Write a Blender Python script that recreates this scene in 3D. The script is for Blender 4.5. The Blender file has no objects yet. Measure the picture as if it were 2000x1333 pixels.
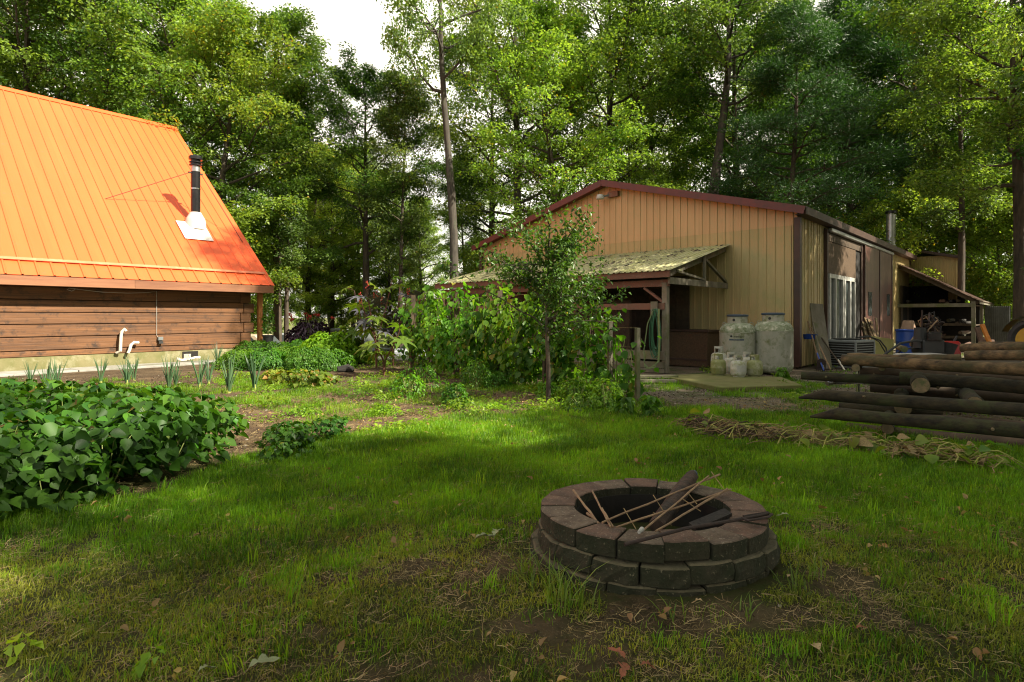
import bpy, math, random
import numpy as np
from mathutils import Vector, Matrix, Euler
sc = bpy.context.scene
C = sc.collection
PI = math.pi
# ---------------------------------------------------------------- camera
FP, HY, CH = 1130.0, 618.0, 1.33          # focal length and horizon in photo pixels, eye height in metres
cam = bpy.data.cameras.new('camera'); co = bpy.data.objects.new('camera', cam); C.objects.link(co)
cam.sensor_width = 36; cam.lens = 36*FP/2000; cam.shift_y = -(666.5-HY)/2000; cam.clip_end = 2000; cam.clip_start = .05
co.location = (0, 0, CH); co.rotation_euler = (PI/2, 0, 0); sc.camera = co
# ---------------------------------------------------------------- light
SUN_EL, SUN_AZ = math.radians(42), math.radians(113)
SUN = Vector((math.sin(SUN_AZ)*math.cos(SUN_EL), math.cos(SUN_AZ)*math.cos(SUN_EL), math.sin(SUN_EL)))
w = bpy.data.worlds.new('World'); sc.world = w; w.use_nodes = True
nt = w.node_tree; bg = nt.nodes['Background']
sky = nt.nodes.new('ShaderNodeTexSky'); sky.sky_type = 'NISHITA'; sky.sun_disc = False
sky.sun_elevation = SUN_EL; sky.sun_rotation = SUN_AZ; sky.dust_density = 2.2; sky.air_density = 1.0
# thin bright cloud over the blue, everywhere in the sky
tc = nt.nodes.new('ShaderNodeTexCoord'); cn = nt.nodes.new('ShaderNodeTexNoise'); cn.inputs['Scale'].default_value = 1.6; cn.inputs['Detail'].default_value = 6
cr = nt.nodes.new('ShaderNodeMapRange'); cr.inputs[1].default_value = .3; cr.inputs[2].default_value = .56
mx = nt.nodes.new('ShaderNodeMix'); mx.data_type = 'RGBA'
nt.links.new(tc.outputs['Generated'], cn.inputs['Vector']); nt.links.new(cn.outputs[0], cr.inputs[0]); nt.links.new(cr.outputs[0], mx.inputs[0])
nt.links.new(sky.outputs[0], mx.inputs[6]); mx.inputs[7].default_value = (10.5, 9.9, 8.3, 1)
nt.links.new(mx.outputs[2], bg.inputs['Color']); w.cycles.sampling_method = 'MANUAL'; w.cycles.sample_map_resolution = 256; bg.inputs['Strength'].default_value = .05
sl = bpy.data.lights.new('sun', 'SUN'); sl.energy = 4.0; sl.angle = math.radians(.53); sl.color = (1, .91, .74)
so = bpy.data.objects.new('sun', sl); C.objects.link(so); so.rotation_euler = SUN.to_track_quat('Z', 'Y').to_euler()
sc.view_settings.view_transform = 'Standard'; sc.view_settings.look = 'None'; sc.view_settings.gamma = 1
sc.view_settings.exposure = 1.7
sc.render.engine = 'CYCLES'
cy = sc.cycles; cy.max_bounces = 6; cy.diffuse_bounces = 2; cy.use_adaptive_sampling = False; cy.filter_width = 1.15; cy.glossy_bounces = 2; cy.transmission_bounces = 4; cy.transparent_max_bounces = 6
cy.use_denoising = True; cy.sample_clamp_indirect = 6; cy.caustics_reflective = False; cy.caustics_refractive = False
R = random.Random(7)
NR = np.random.RandomState(11)

def P(px, py, Y): return Vector(((px-1000)/FP*Y, Y, CH-(py-HY)/FP*Y))
def PZ(px, py, z):
    Y = (CH-z)*FP/(py-HY); return Vector(((px-1000)/FP*Y, Y, z))

ORD = 'first second third fourth fifth sixth seventh eighth ninth tenth eleventh twelfth thirteenth fourteenth fifteenth sixteenth seventeenth eighteenth nineteenth twentieth'.split()
ORD += ['twenty-'+o for o in ORD[:9]]+['thirtieth']+['thirty-'+o for o in ORD[:9]]
# ---------------------------------------------------------------- materials
def srgb(r, g, b):
    f = lambda c: (c/255/12.92) if c <= 10 else ((c/255+.055)/1.055)**2.4
    return (f(r), f(g), f(b), 1)
def col(c): return c if len(c) == 4 else (*c, 1)
def M(name, c1, c2=None, scale=6, rough=.7, bump=.2, metal=0, stretch=(1, 1, 1), c3=None, s3=1.5, t3=(.5, .62), spec=.5, bscale=None, coord='Object', var=.08):
    m = bpy.data.materials.new(name); m.use_nodes = True; t = m.node_tree; N = t.nodes; L = t.links
    b = N['Principled BSDF']; b.inputs['Roughness'].default_value = rough; b.inputs['Metallic'].default_value = metal
    b.inputs['Specular IOR Level'].default_value = spec
    c2 = c2 or tuple(x*.75 for x in c1[:3])
    tc = N.new('ShaderNodeTexCoord'); oi = N.new('ShaderNodeObjectInfo'); mp = N.new('ShaderNodeMapping'); mp.inputs['Scale'].default_value = stretch
    sc_ = N.new('ShaderNodeVectorMath'); sc_.operation = 'MULTIPLY_ADD'
    L.new(oi.outputs['Random'], sc_.inputs[0]); sc_.inputs[1].default_value = (37, 17, 53); L.new(tc.outputs[coord], sc_.inputs[2])
    L.new(sc_.outputs[0], mp.inputs[0])
    n = N.new('ShaderNodeTexNoise'); n.inputs['Scale'].default_value = scale; n.inputs['Detail'].default_value = 7; n.inputs['Roughness'].default_value = .65
    L.new(mp.outputs[0], n.inputs['Vector'])
    r = N.new('ShaderNodeMapRange'); r.inputs[1].default_value = .36; r.inputs[2].default_value = .64; L.new(n.outputs[0], r.inputs[0])
    mix = N.new('ShaderNodeMix'); mix.data_type = 'RGBA'; mix.inputs[6].default_value = col(c1); mix.inputs[7].default_value = col(c2); L.new(r.outputs[0], mix.inputs[0])
    out = mix.outputs[2]
    if c3:
        n3 = N.new('ShaderNodeTexNoise'); n3.inputs['Scale'].default_value = s3; n3.inputs['Detail'].default_value = 8; n3.inputs['Roughness'].default_value = .7; L.new(sc_.outputs[0], n3.inputs['Vector'])
        r3 = N.new('ShaderNodeMapRange'); r3.inputs[1].default_value = t3[0]; r3.inputs[2].default_value = t3[1]; L.new(n3.outputs[0], r3.inputs[0])
        m3 = N.new('ShaderNodeMix'); m3.data_type = 'RGBA'; L.new(r3.outputs[0], m3.inputs[0]); L.new(out, m3.inputs[6]); m3.inputs[7].default_value = col(c3); out = m3.outputs[2]
    hv = N.new('ShaderNodeHueSaturation'); ml = N.new('ShaderNodeMapRange'); ml.inputs[3].default_value = 1-var; ml.inputs[4].default_value = 1+var
    L.new(oi.outputs['Random'], ml.inputs[0]); L.new(ml.outputs[0], hv.inputs['Value']); L.new(out, hv.inputs['Color']); L.new(hv.outputs[0], b.inputs['Base Color'])
    if bump:
        nb = N.new('ShaderNodeTexNoise'); nb.inputs['Scale'].default_value = bscale or scale*4; nb.inputs['Detail'].default_value = 6; L.new(mp.outputs[0], nb.inputs['Vector'])
        bp = N.new('ShaderNodeBump'); bp.inputs['Strength'].default_value = bump; bp.inputs['Distance'].default_value = .01; L.new(nb.outputs[0], bp.inputs['Height']); L.new(bp.outputs[0], b.inputs['Normal'])
    return m
def leafmat(name, dark, light, trans=.35, rough=.45, inst=None, warm=None, warmp=.04, spec=.35, objrand=False):
    m = bpy.data.materials.new(name); m.use_nodes = True; t = m.node_tree; N = t.nodes; L = t.links
    b = N['Principled BSDF']; b.inputs['Roughness'].default_value = rough; b.inputs['Specular IOR Level'].default_value = spec
    g = N.new('ShaderNodeNewGeometry'); oi = N.new('ShaderNodeObjectInfo')
    tc = N.new('ShaderNodeTexCoord'); n = N.new('ShaderNodeTexNoise'); n.inputs['Scale'].default_value = .45; n.inputs['Detail'].default_value = 3
    ad = N.new('ShaderNodeVectorMath'); ad.operation = 'MULTIPLY_ADD'; L.new(oi.outputs['Random'], ad.inputs[0]); ad.inputs[1].default_value = (91, 33, 57); L.new(tc.outputs['Object'], ad.inputs[2]); L.new(ad.outputs[0], n.inputs['Vector'])
    a = N.new('ShaderNodeMath'); a.operation = 'MULTIPLY_ADD'; a.inputs[1].default_value = .6
    mr = N.new('ShaderNodeMapRange'); mr.inputs[1].default_value = .35; mr.inputs[2].default_value = .65; mr.inputs[4].default_value = .4; L.new(n.outputs[0], mr.inputs[0])
    if inst:
        at = N.new('ShaderNodeAttribute'); at.attribute_type = 'INSTANCER'; at.attribute_name = inst; L.new(at.outputs['Fac'], a.inputs[2]); a.inputs[1].default_value = .45
    else: L.new(mr.outputs[0], a.inputs[2])
    L.new(oi.outputs['Random'] if objrand else g.outputs['Random Per Island'], a.inputs[0])
    mix = N.new('ShaderNodeMix'); mix.data_type = 'RGBA'; mix.inputs[6].default_value = col(dark); mix.inputs[7].default_value = col(light); L.new(a.outputs[0], mix.inputs[0])
    out = mix.outputs[2]
    if warm:
        wn = N.new('ShaderNodeTexWhiteNoise'); wn.noise_dimensions = '1D'; L.new(g.outputs['Random Per Island'], wn.inputs['W'])
        lt = N.new('ShaderNodeMath'); lt.operation = 'LESS_THAN'; lt.inputs[1].default_value = warmp; L.new(wn.outputs[0], lt.inputs[0])
        m3 = N.new('ShaderNodeMix'); m3.data_type = 'RGBA'; L.new(lt.outputs[0], m3.inputs[0]); L.new(out, m3.inputs[6]); m3.inputs[7].default_value = col(warm); out = m3.outputs[2]
    hv = N.new('ShaderNodeHueSaturation')
    for sck, lo, hi in (('Value', .8, 1.2), ('Hue', .485, .515)):
        wn = N.new('ShaderNodeMath'); wn.operation = 'FRACT' ; mu = N.new('ShaderNodeMath'); mu.operation = 'MULTIPLY'; mu.inputs[1].default_value = 1 if sck == 'Value' else 7.31
        L.new(oi.outputs['Random'], mu.inputs[0]); L.new(mu.outputs[0], wn.inputs[0])
        ml = N.new('ShaderNodeMapRange'); ml.inputs[3].default_value = lo; ml.inputs[4].default_value = hi; L.new(wn.outputs[0], ml.inputs[0]); L.new(ml.outputs[0], hv.inputs[sck])
    L.new(out, hv.inputs['Color']); L.new(hv.outputs[0], b.inputs['Base Color'])
    tr = N.new('ShaderNodeBsdfTranslucent'); gm = N.new('ShaderNodeMix'); gm.data_type = 'RGBA'; gm.blend_type = 'MULTIPLY'; gm.inputs[0].default_value = 1; gm.inputs[7].default_value = (1.8, 1.8, .6, 1)
    L.new(hv.outputs[0], gm.inputs[6]); L.new(gm.outputs[2], tr.inputs[0])
    ms = N.new('ShaderNodeMixShader'); ms.inputs[0].default_value = trans; L.new(b.outputs[0], ms.inputs[1]); L.new(tr.outputs[0], ms.inputs[2]); L.new(ms.outputs[0], N['Material Output'].inputs['Surface'])
    return m

MT = {}
MT['maple'] = leafmat('maple_leaf', (.025, .08, .014), (.24, .34, .07), .46, warm=(.3, .2, .02), warmp=.005)
MT['oak'] = leafmat('oak_leaf', (.03, .085, .022), (.22, .31, .085), .44, warm=(.22, .16, .02), warmp=.008)
MT['sunlit_leaf'] = leafmat('sunny_leaf', (.045, .12, .016), (.33, .43, .08), .46, warm=(.4, .28, .03), warmp=.02)  # brighter leaf copy, sunshine put into the colour
MT['deep'] = leafmat('deep_leaf', (.018, .06, .012), (.095, .185, .03), .42)
MT['needle'] = leafmat('pine_needle', (.014, .05, .012), (.06, .13, .028), .25)
MT['bean'] = leafmat('bean_leaf', (.01, .045, .004), (.06, .165, .014), .34, .5, spec=.28)
MT['beanobj'] = leafmat('bean_leaflet', (.01, .045, .004), (.065, .18, .015), .34, .45, spec=.35, objrand=True)
MT['bean_old'] = leafmat('yellow_bean_leaf', (.2, .22, .03), (.3, .26, .04), .3)
MT['vine'] = leafmat('climbing_bean_leaf', (.02, .085, .006), (.16, .33, .025), .45, warm=(.3, .25, .04), warmp=.01)
MT['pear'] = leafmat('pear_leaf', (.02, .06, .008), (.12, .21, .03), .36, .35)
MT['herb'] = leafmat('herb_leaf', (.02, .09, .006), (.13, .28, .03), .42)
MT['limebush'] = leafmat('lime_leaf', (.12, .25, .015), (.25, .4, .02), .42)
MT['squashleaf'] = leafmat('squash_leaf', (.045, .12, .01), (.24, .3, .04), .4, warm=(.3, .2, .05), warmp=.15)
MT['castor_green'] = leafmat('castor_green', (.06, .13, .015), (.13, .19, .02), .4)
MT['castor_purple'] = leafmat('castor_purple', (.05, .05, .06), (.1, .1, .12), .15)
MT['purple'] = leafmat('purple_leaf', (.02, .01, .02), (.05, .02, .045), .15)
MT['red'] = M('red_flower', (.4, .035, .015), (.25, .02, .015), rough=.6, bump=0)
MT['onion'] = leafmat('onion_leaf', (.05, .11, .05), (.1, .18, .08), .15, .4)
MT['weed'] = leafmat('weed_leaf', (.03, .09, .006), (.22, .36, .03), .42, inst='tone')
MT['grassA'] = leafmat('grass_green', (.014, .06, .003), (.24, .45, .022), .48, .5, inst='tone')
MT['grassB'] = leafmat('grass_olive', (.028, .055, .004), (.38, .42, .06), .44, .5, inst='tone')
MT['straw'] = leafmat('dry_thatch', (.08, .05, .022), (.5, .38, .19), .15, .7, inst='tone')
MT['bark'] = M('bark', (.09, .065, .045), (.035, .026, .02), 9, .9, .9, stretch=(1, 1, .22), c3=(.07, .085, .045), t3=(.56, .7), bscale=22)
MT['bark_grey'] = M('grey_bark', (.085, .072, .056), (.032, .027, .021), 9, .9, .8, stretch=(1, 1, .22), c3=(.09, .11, .06), t3=(.56, .7))
MT['stem'] = M('green_stem', (.12, .2, .04), (.2, .2, .06), 20, .6, 0)
MT['drystem'] = M('dry_stalk', (.3, .22, .09), (.12, .085, .035), 14, .8, .2)
MT['brownstem'] = M('withered_stalk', (.1, .06, .032), (.045, .03, .018), 14, .85, .2)
MT['palestalk'] = M('pale_stalk', (.36, .34, .09), (.22, .25, .05), 9, .7, .1)
MT['redstem'] = M('red_stem', (.12, .03, .025), (.08, .04, .02), 9, .6, 0)
MT['roofred'] = M('red_metal_roof', (.84, .126, .032), (.79, .114, .028), .8, .42, .03, stretch=(3, .4, .4), spec=.45, var=.02, c3=(.7, .12, .06), s3=5, t3=(.6, .8))
MT['roofflash'] = M('worn_roof_flashing', (.62, .16, .07), (.6, .2, .1), 2.5, .5, .1, c3=(.55, .3, .18), s3=3, t3=(.52, .7))
MT['logwood'] = M('stained_log', (.19, .08, .026), (.08, .034, .012), 2.6, .6, .5, stretch=(.16, 2, 6), c3=(.04, .02, .01), s3=3.2, t3=(.52, .66), bscale=12)
MT['fascia'] = M('fascia_board', (.3, .13, .06), (.19, .075, .035), 2.5, .65, .2, stretch=(.25, 1, 2))
MT['foundation'] = M('mossy_foundation', (.2, .175, .085), (.13, .13, .045), 2.2, .85, .3, c3=(.27, .25, .15), s3=2)
MT['concrete'] = M('concrete', (.32, .31, .28), (.24, .23, .2), 3, .85, .3, c3=(.16, .16, .12), s3=1.1)
MT['mosscon'] = M('mossy_concrete', (.13, .13, .035), (.2, .18, .07), 4, .9, .4, c3=(.12, .14, .03), s3=2)
MT['siding'] = M('tan_steel_siding', (.54, .36, .18), (.5, .335, .165), 1.1, .5, .05, stretch=(1, 1, .35), c3=(.44, .33, .16), s3=.8, t3=(.5, .75), spec=.4, var=.03)
MT['sidinglow'] = M('shade_toned_siding', (.47, .345, .165), (.43, .33, .155), 1.6, .55, .05, stretch=(2, 2, .3), c3=(.36, .32, .14), s3=1.3, t3=(.45, .7), spec=.35, var=.03)  # darker, greener siding copy: duller light low down put into the colour
MT['lip'] = M('lit_block_top', (.12, .1, .06), (.07, .065, .035), 20, .95, .6)  # upward faces of the lower blocks, light put into the colour
MT['trim'] = M('dark_red_trim', (.12, .022, .018), (.07, .02, .016), 3, .5, .05)
MT['browntrim'] = M('brown_trim', (.06, .028, .018), (.04, .02, .014), 4, .55, .1)
MT['porchroof'] = M('lichen_roof_sheet', (.46, .43, .26), (.36, .36, .14), 3.2, .8, .3, stretch=(.5, 2.2, 1), c3=(.07, .05, .03), s3=2.6, t3=(.52, .6))
MT['redwood'] = M('weathered_red_timber', (.2, .09, .06), (.15, .08, .055), 4, .8, .3, stretch=(1, .4, .4), c3=(.22, .15, .11), s3=5, t3=(.55, .7))
MT['greywood'] = M('weathered_timber', (.24, .21, .16), (.14, .125, .09), 5, .85, .4, stretch=(1, .5, .3), c3=(.13, .14, .06), s3=2)
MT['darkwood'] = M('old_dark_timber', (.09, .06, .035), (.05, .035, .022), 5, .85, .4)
MT['osb'] = M('osb_board', (.11, .065, .03), (.06, .035, .018), 28, .75, .2)
MT['brownplastic'] = M('brown_sliding_door', (.11, .042, .032), (.07, .028, .022), 3, .38, .15, stretch=(1, 1, .15), c3=(.15, .08, .06), s3=1.2, spec=.6)
MT['galv'] = M('galvanised_steel', (.45, .45, .44), (.34, .34, .34), 3, .38, .05, metal=.8)
MT['blacksteel'] = M('black_steel', (.03, .03, .032), (.02, .02, .022), 5, .28, .03, metal=.5)
MT['chrome'] = M('bright_steel', (.6, .6, .6), (.5, .5, .5), 3, .22, .02, metal=1)
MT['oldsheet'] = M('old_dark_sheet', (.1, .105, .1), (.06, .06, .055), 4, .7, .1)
MT['lead'] = M('white_flashing', (.66, .6, .55), (.55, .5, .45), 4, .5, .1)
MT['pvc'] = M('pvc_pipe', (.7, .66, .58), (.55, .5, .4), 8, .45, .05)
MT['white'] = M('white_paint', (.5, .5, .47), (.38, .38, .35), 5, .5, .05)
MT['tank'] = M('weathered_tank', (.37, .36, .3), (.27, .28, .21), 5, .65, .2, stretch=(1, 1, .5), c3=(.13, .15, .05), s3=4.5, t3=(.52, .66))
MT['tankmoss'] = M('mossy_tank_shoulder', (.34, .37, .27), (.12, .15, .06), 7, .8, .35, c3=(.5, .5, .4), s3=9, t3=(.52, .62))
MT['cylmoss'] = M('mossy_cylinder', (.17, .19, .05), (.26, .27, .12), 6, .75, .3, stretch=(1, 1, .4), c3=(.36, .36, .25), s3=5)
MT['cylwhite'] = M('white_cylinder', (.5, .5, .45), (.4, .4, .33), 8, .55, .15, c3=(.25, .26, .12), s3=5)
MT['black'] = M('black_rubber', (.02, .02, .02), (.03, .03, .03), 9, .7, .1)
MT['bluesteel'] = M('dark_blue_lid', (.05, .08, .12), (.04, .06, .09), 9, .5, .05)
MT['hose'] = M('green_hose', (.03, .14, .07), (.03, .1, .05), 9, .4, .05)
MT['hose_pale'] = M('pale_green_hose', (.2, .27, .12), (.14, .2, .08), 9, .5, .05)
MT['blue'] = M('blue_plastic', (.015, .07, .36), (.01, .05, .28), 3, .42, .05)
MT['grey'] = M('grey_enamel', (.2, .22, .22), (.15, .165, .165), 4, .5, .05)
MT['dark'] = M('soot_and_shade_black', (.012, .011, .01), (.02, .017, .014), 9, .95, .3)  # pit soot; also painted shade in the lean-to and door gap
MT['ash'] = M('ash_floor', (.05, .045, .04), (.02, .018, .016), 9, .95, .6)
MT['char'] = M('charred_wood', (.03, .024, .02), (.012, .01, .009), 12, .85, .8, stretch=(1, 1, .3))
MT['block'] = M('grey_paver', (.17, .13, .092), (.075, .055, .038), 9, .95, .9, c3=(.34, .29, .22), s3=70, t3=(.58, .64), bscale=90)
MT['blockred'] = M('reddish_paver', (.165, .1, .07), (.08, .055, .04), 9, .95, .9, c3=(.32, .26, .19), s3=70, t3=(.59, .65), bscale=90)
MT['blockmoss_shade'] = M('mossy_shaded_block', (.034, .03, .016), (.015, .019, .006), 9, .95, .9, c3=(.16, .14, .09), s3=60, t3=(.6, .66), bscale=60)  # moss, with the shade on block sides painted into the colour
MT['stick'] = M('peeled_stick', (.3, .2, .11), (.19, .12, .07), 18, .8, .3)
MT['iron'] = M('rusty_iron', (.05, .03, .025), (.03, .022, .02), 30, .7, .3, metal=.3)
MT['pole'] = M('bark_pole', (.19, .12, .055), (.035, .023, .012), 7, .9, 1, stretch=(.3, 1.6, 1.6), c3=(.055, .05, .018), s3=2.2, t3=(.46, .64), bscale=20)
MT['polegreen'] = M('mossy_pole', (.042, .033, .014), (.008, .007, .004), 7, .95, 1, stretch=(.25, 1.6, 1.6), c3=(.035, .042, .012), s3=2.2, bscale=20)
MT['cut'] = M('sawn_end', (.2, .15, .08), (.1, .08, .04), 10, .85, .3, c3=(.06, .08, .025), s3=6)
MT['pinewood'] = M('new_post', (.5, .2, .06), (.4, .15, .04), 4, .6, .1, stretch=(1, 1, .3))
MT['glass'] = M('dark_glass', (.05, .06, .06), (.04, .05, .05), 2, .25, 0, spec=.3)
MT['carbeige'] = M('beige_car_paint', (.55, .45, .33), (.52, .42, .3), 2, .35, 0, spec=.6)
MT['carwood'] = M('woodgrain_car_side', (.42, .22, .12), (.36, .18, .1), 3, .4, 0)
MT['cardark'] = M('dark_truck_paint', (.03, .04, .045), (.025, .03, .035), 2, .3, 0, spec=.6)
MT['carwhite'] = M('pale_car_paint', (.32, .34, .36), (.28, .3, .33), 2, .3, 0, spec=.6)
MT['tractoryellow'] = M('yellow_paint', (.5, .3, .02), (.4, .22, .02), 5, .5, .05)
MT['tractorgreen'] = M('green_paint', (.02, .12, .02), (.02, .09, .02), 5, .45, .05)
MT['orange'] = M('orange_paint', (.6, .2, .02), (.5, .16, .02), 5, .5, .05)
MT['rust'] = M('rust', (.12, .06, .04), (.07, .04, .025), 12, .85, .3)
MT['redpaint'] = M('red_paint', (.4, .02, .02), (.3, .015, .015), 5, .4, .05)
MT['terracotta'] = M('clay_tan', (.4, .26, .17), (.33, .2, .13), 5, .8, .1)
MT['yellowboard'] = M('yellowed_board', (.5, .46, .16), (.4, .36, .12), 3, .6, .1)
MT['oakdead'] = M('fallen_leaf_tan', (.42, .32, .16), (.3, .2, .1), 25, .8, .1)
MT['oakpale'] = M('fallen_leaf_pale', (.24, .27, .14), (.18, .2, .09), 25, .8, .1)
MT['oakred'] = M('fallen_leaf_russet', (.28, .09, .04), (.18, .06, .03), 25, .8, .1)
MT['dirt'] = M('stone_chip', (.3, .27, .22), (.2, .17, .13), 20, .9, .3)

# ---------------------------------------------------------------- object helpers
def props(o, label=None, cat=None, group=None, kind=None, category=None):
    cat = cat or category
    for k, v in (('label', label), ('category', cat), ('group', group), ('kind', kind)):
        if v: o[k] = v
    return o
def link(o, parent=None):
    C.objects.link(o)
    if parent: o.parent = parent
    return o
def thing(name, label, cat, loc=(0, 0, 0), rz=0, group=None, rot=None):
    o = bpy.data.objects.new(name, None); link(o); o.location = loc; o.rotation_euler = rot or (0, 0, rz); o.empty_display_size = .2
    return props(o, label, cat, group)
def dup(o, parent=None, loc=None, rz=None, label=None, group=None):
    c = o.copy(); link(c, parent)
    if loc is not None: c.location = loc
    if rz is not None: c.rotation_euler.z = rz
    if label: c['label'] = label
    if group: c['group'] = group
    for ch in list(o.children): dup(ch, c)
    return c
class MB:
    def __init__(s): s.v = []; s.f = []
    def add(s, vs, fs):
        b = len(s.v); s.v += [tuple(x) for x in vs]; s.f += [tuple(b+i for i in f) for f in fs]; return s
    def box(s, c, d, rot=None):
        x, y, z = (k/2 for k in d); vs = [Vector((sx*x, sy*y, sz*z)) for sx in (-1, 1) for sy in (-1, 1) for sz in (-1, 1)]
        if rot is not None:
            rm = rot if isinstance(rot, Matrix) else Euler(rot).to_matrix(); vs = [rm @ v for v in vs]
        c = Vector(c)
        return s.add([v+c for v in vs], [(0, 1, 3, 2), (4, 6, 7, 5), (0, 4, 5, 1), (2, 3, 7, 6), (0, 2, 6, 4), (1, 5, 7, 3)])
    def beam(s, a, b, wd, ht, up=(0, 0, 1)):
        a = Vector(a); b = Vector(b); d = (b-a); l = d.length; d.normalize(); up = Vector(up)
        sd = d.cross(up).normalized(); u2 = sd.cross(d)
        rm = Matrix((d, sd, u2)).transposed(); return s.box((a+b)/2, (l, wd, ht), rm)
    def tube(s, pts, rad, n=8, cap=True, phase=0, lump=0):
        pts = [Vector(p) for p in pts]
        if not hasattr(rad, '__len__'): rad = [rad]*len(pts)
        vs = []; fs = []; t0 = (pts[1]-pts[0]).normalized()
        ref = Vector((0, 0, 1)) if abs(t0.z) < .9 else Vector((1, 0, 0)); u = t0.cross(ref).normalized()
        for i, p in enumerate(pts):
            t = (pts[min(i+1, len(pts)-1)]-pts[max(i-1, 0)]).normalized()
            u = (u-t*u.dot(t)).normalized(); v = t.cross(u)
            for k in range(n):
                a = phase+2*PI*k/n; r = rad[i]*(1+(R.uniform(-lump, lump) if lump else 0)); vs.append(p+(u*math.cos(a)+v*math.sin(a))*r)
        for i in range(len(pts)-1):
            for k in range(n): fs.append((i*n+k, i*n+(k+1) % n, (i+1)*n+(k+1) % n, (i+1)*n+k))
        if cap: fs.append(tuple(range(n))[::-1]); fs.append(tuple((len(pts)-1)*n+k for k in range(n)))
        return s.add(vs, fs)
    def lathe(s, prof, c=(0, 0, 0), n=24, cap=True):
        c = Vector(c); vs = [c+Vector((r*math.cos(2*PI*k/n), r*math.sin(2*PI*k/n), z)) for r, z in prof for k in range(n)]
        fs = [(i*n+k, i*n+(k+1) % n, (i+1)*n+(k+1) % n, (i+1)*n+k) for i in range(len(prof)-1) for k in range(n)]
        if cap: fs.append(tuple(range(n))[::-1]); fs.append(tuple((len(prof)-1)*n+k for k in range(n)))
        return s.add(vs, fs)
    def prism(s, poly, a, b, axis='y'):
        # poly in the two other axes, extruded from a to b
        def mk(p, q, t): return {'y': (p, t, q), 'x': (t, p, q), 'z': (p, q, t)}[axis]
        n = len(poly); vs = [mk(p, q, a) for p, q in poly]+[mk(p, q, b) for p, q in poly]
        return s.add(vs, [tuple(range(n))[::-1], tuple(range(n, 2*n))]+[(i, (i+1) % n, n+(i+1) % n, n+i) for i in range(n)])
    def mesh(s, name, mat, smooth=False, bevel=0):
        me = bpy.data.meshes.new(name); me.from_pydata(s.v, [], s.f)
        if mat: me.materials.append(MT[mat] if isinstance(mat, str) else mat)
        import bmesh
        bm = bmesh.new(); bm.from_mesh(me); bmesh.ops.recalc_face_normals(bm, faces=bm.faces)
        if bevel: bmesh.ops.bevel(bm, geom=[e for e in bm.edges if len(e.link_faces) == 2 and e.calc_face_angle(0) > .6], offset=bevel, segments=1, affect='EDGES')
        bm.to_mesh(me); bm.free()
        if smooth: me.shade_smooth(); me.set_sharp_from_angle(angle=math.radians(40))
        return me
    def obj(s, name, mat, parent=None, smooth=False, bevel=0, loc=None, **kw):
        o = bpy.data.objects.new(name, s.mesh(name, mat, smooth, bevel)); link(o, parent)
        if loc is not None: o.location = loc
        return props(o, **kw)
def place(name, me, parent=None, loc=(0, 0, 0), rot=(0, 0, 0), scale=1, **kw):
    o = bpy.data.objects.new(name, me); link(o, parent); o.location = loc; o.rotation_euler = rot
    o.scale = (scale,)*3 if not hasattr(scale, '__len__') else scale
    return props(o, **kw)
def np_mesh(name, V, T, mats):
    me = bpy.data.meshes.new(name); V = np.asarray(V, np.float32); T = np.asarray(T, np.int32)
    me.vertices.add(len(V)); me.vertices.foreach_set('co', V.ravel())
    me.loops.add(T.size); me.loops.foreach_set('vertex_index', T.ravel())
    me.polygons.add(len(T)); me.polygons.foreach_set('loop_start', np.arange(0, T.size, T.shape[1], dtype=np.int32))
    me.update(calc_edges=True)
    for m in (mats if isinstance(mats, (list, tuple)) else [mats]): me.materials.append(MT[m] if isinstance(m, str) else m)
    return me
def unit(a): return a/np.maximum(np.linalg.norm(a, axis=-1, keepdims=True), 1e-9)
def leaves(pos, nrm, dr, size, wid=.62, fold=.12, droop=.15, jag=False):
    """arrays of leaf blades: base, left, tip, right, folded on the midrib"""
    nrm = unit(nrm); dr = unit(dr-nrm*np.sum(dr*nrm, -1, keepdims=True)); sd = np.cross(nrm, dr); s = size[:, None]
    if jag == 'round':
        o = [(0, 0), (.16, .36), (.45, .5), (.78, .26), (1, 0), (.78, -.26), (.45, -.5), (.16, -.36)]
        V = np.stack([pos+dr*s*a+sd*s*b*wid*1.1+nrm*s*(abs(b)*fold*2-droop*a*a) for a, b in o], 1); k = 8
        F = np.array([(0, 2, 1), (0, 4, 2), (2, 4, 3), (0, 6, 4), (0, 7, 6), (4, 6, 5)])
    elif jag:    # lobed outline (maple, oak)
        o = [(0, 0, 0), (.18, .30, .3), (.42, .22, .2), (.5, .5, .5), (.72, .2, .2), (1, 0, 0), (.72, -.2, .2), (.5, -.5, .5), (.42, -.22, .2), (.18, -.30, .3)]
        V = np.stack([pos+dr*s*a+sd*s*b*wid*1.5+nrm*s*(abs(b)*fold*2-droop*a*a) for a, b, _ in o], 1); k = len(o)
        F = np.array([(0, 1, 2), (0, 2, 5), (2, 3, 4), (2, 4, 5), (0, 5, 8), (0, 8, 9), (8, 6, 7), (8, 5, 6)])
    else:
        V = np.stack([pos, pos+dr*s*.42+sd*s*wid*.5+nrm*s*fold, pos+dr*s-nrm*s*droop, pos+dr*s*.42-sd*s*wid*.5+nrm*s*fold], 1); k = 4
        F = np.array([(0, 3, 2), (0, 2, 1)])
    n = len(pos); T = (F[None]+(np.arange(n)*k)[:, None, None]).reshape(-1, 3)
    return V.reshape(-1, 3), T
def rnd_dir(n): return unit(NR.normal(size=(n, 3)))

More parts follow.
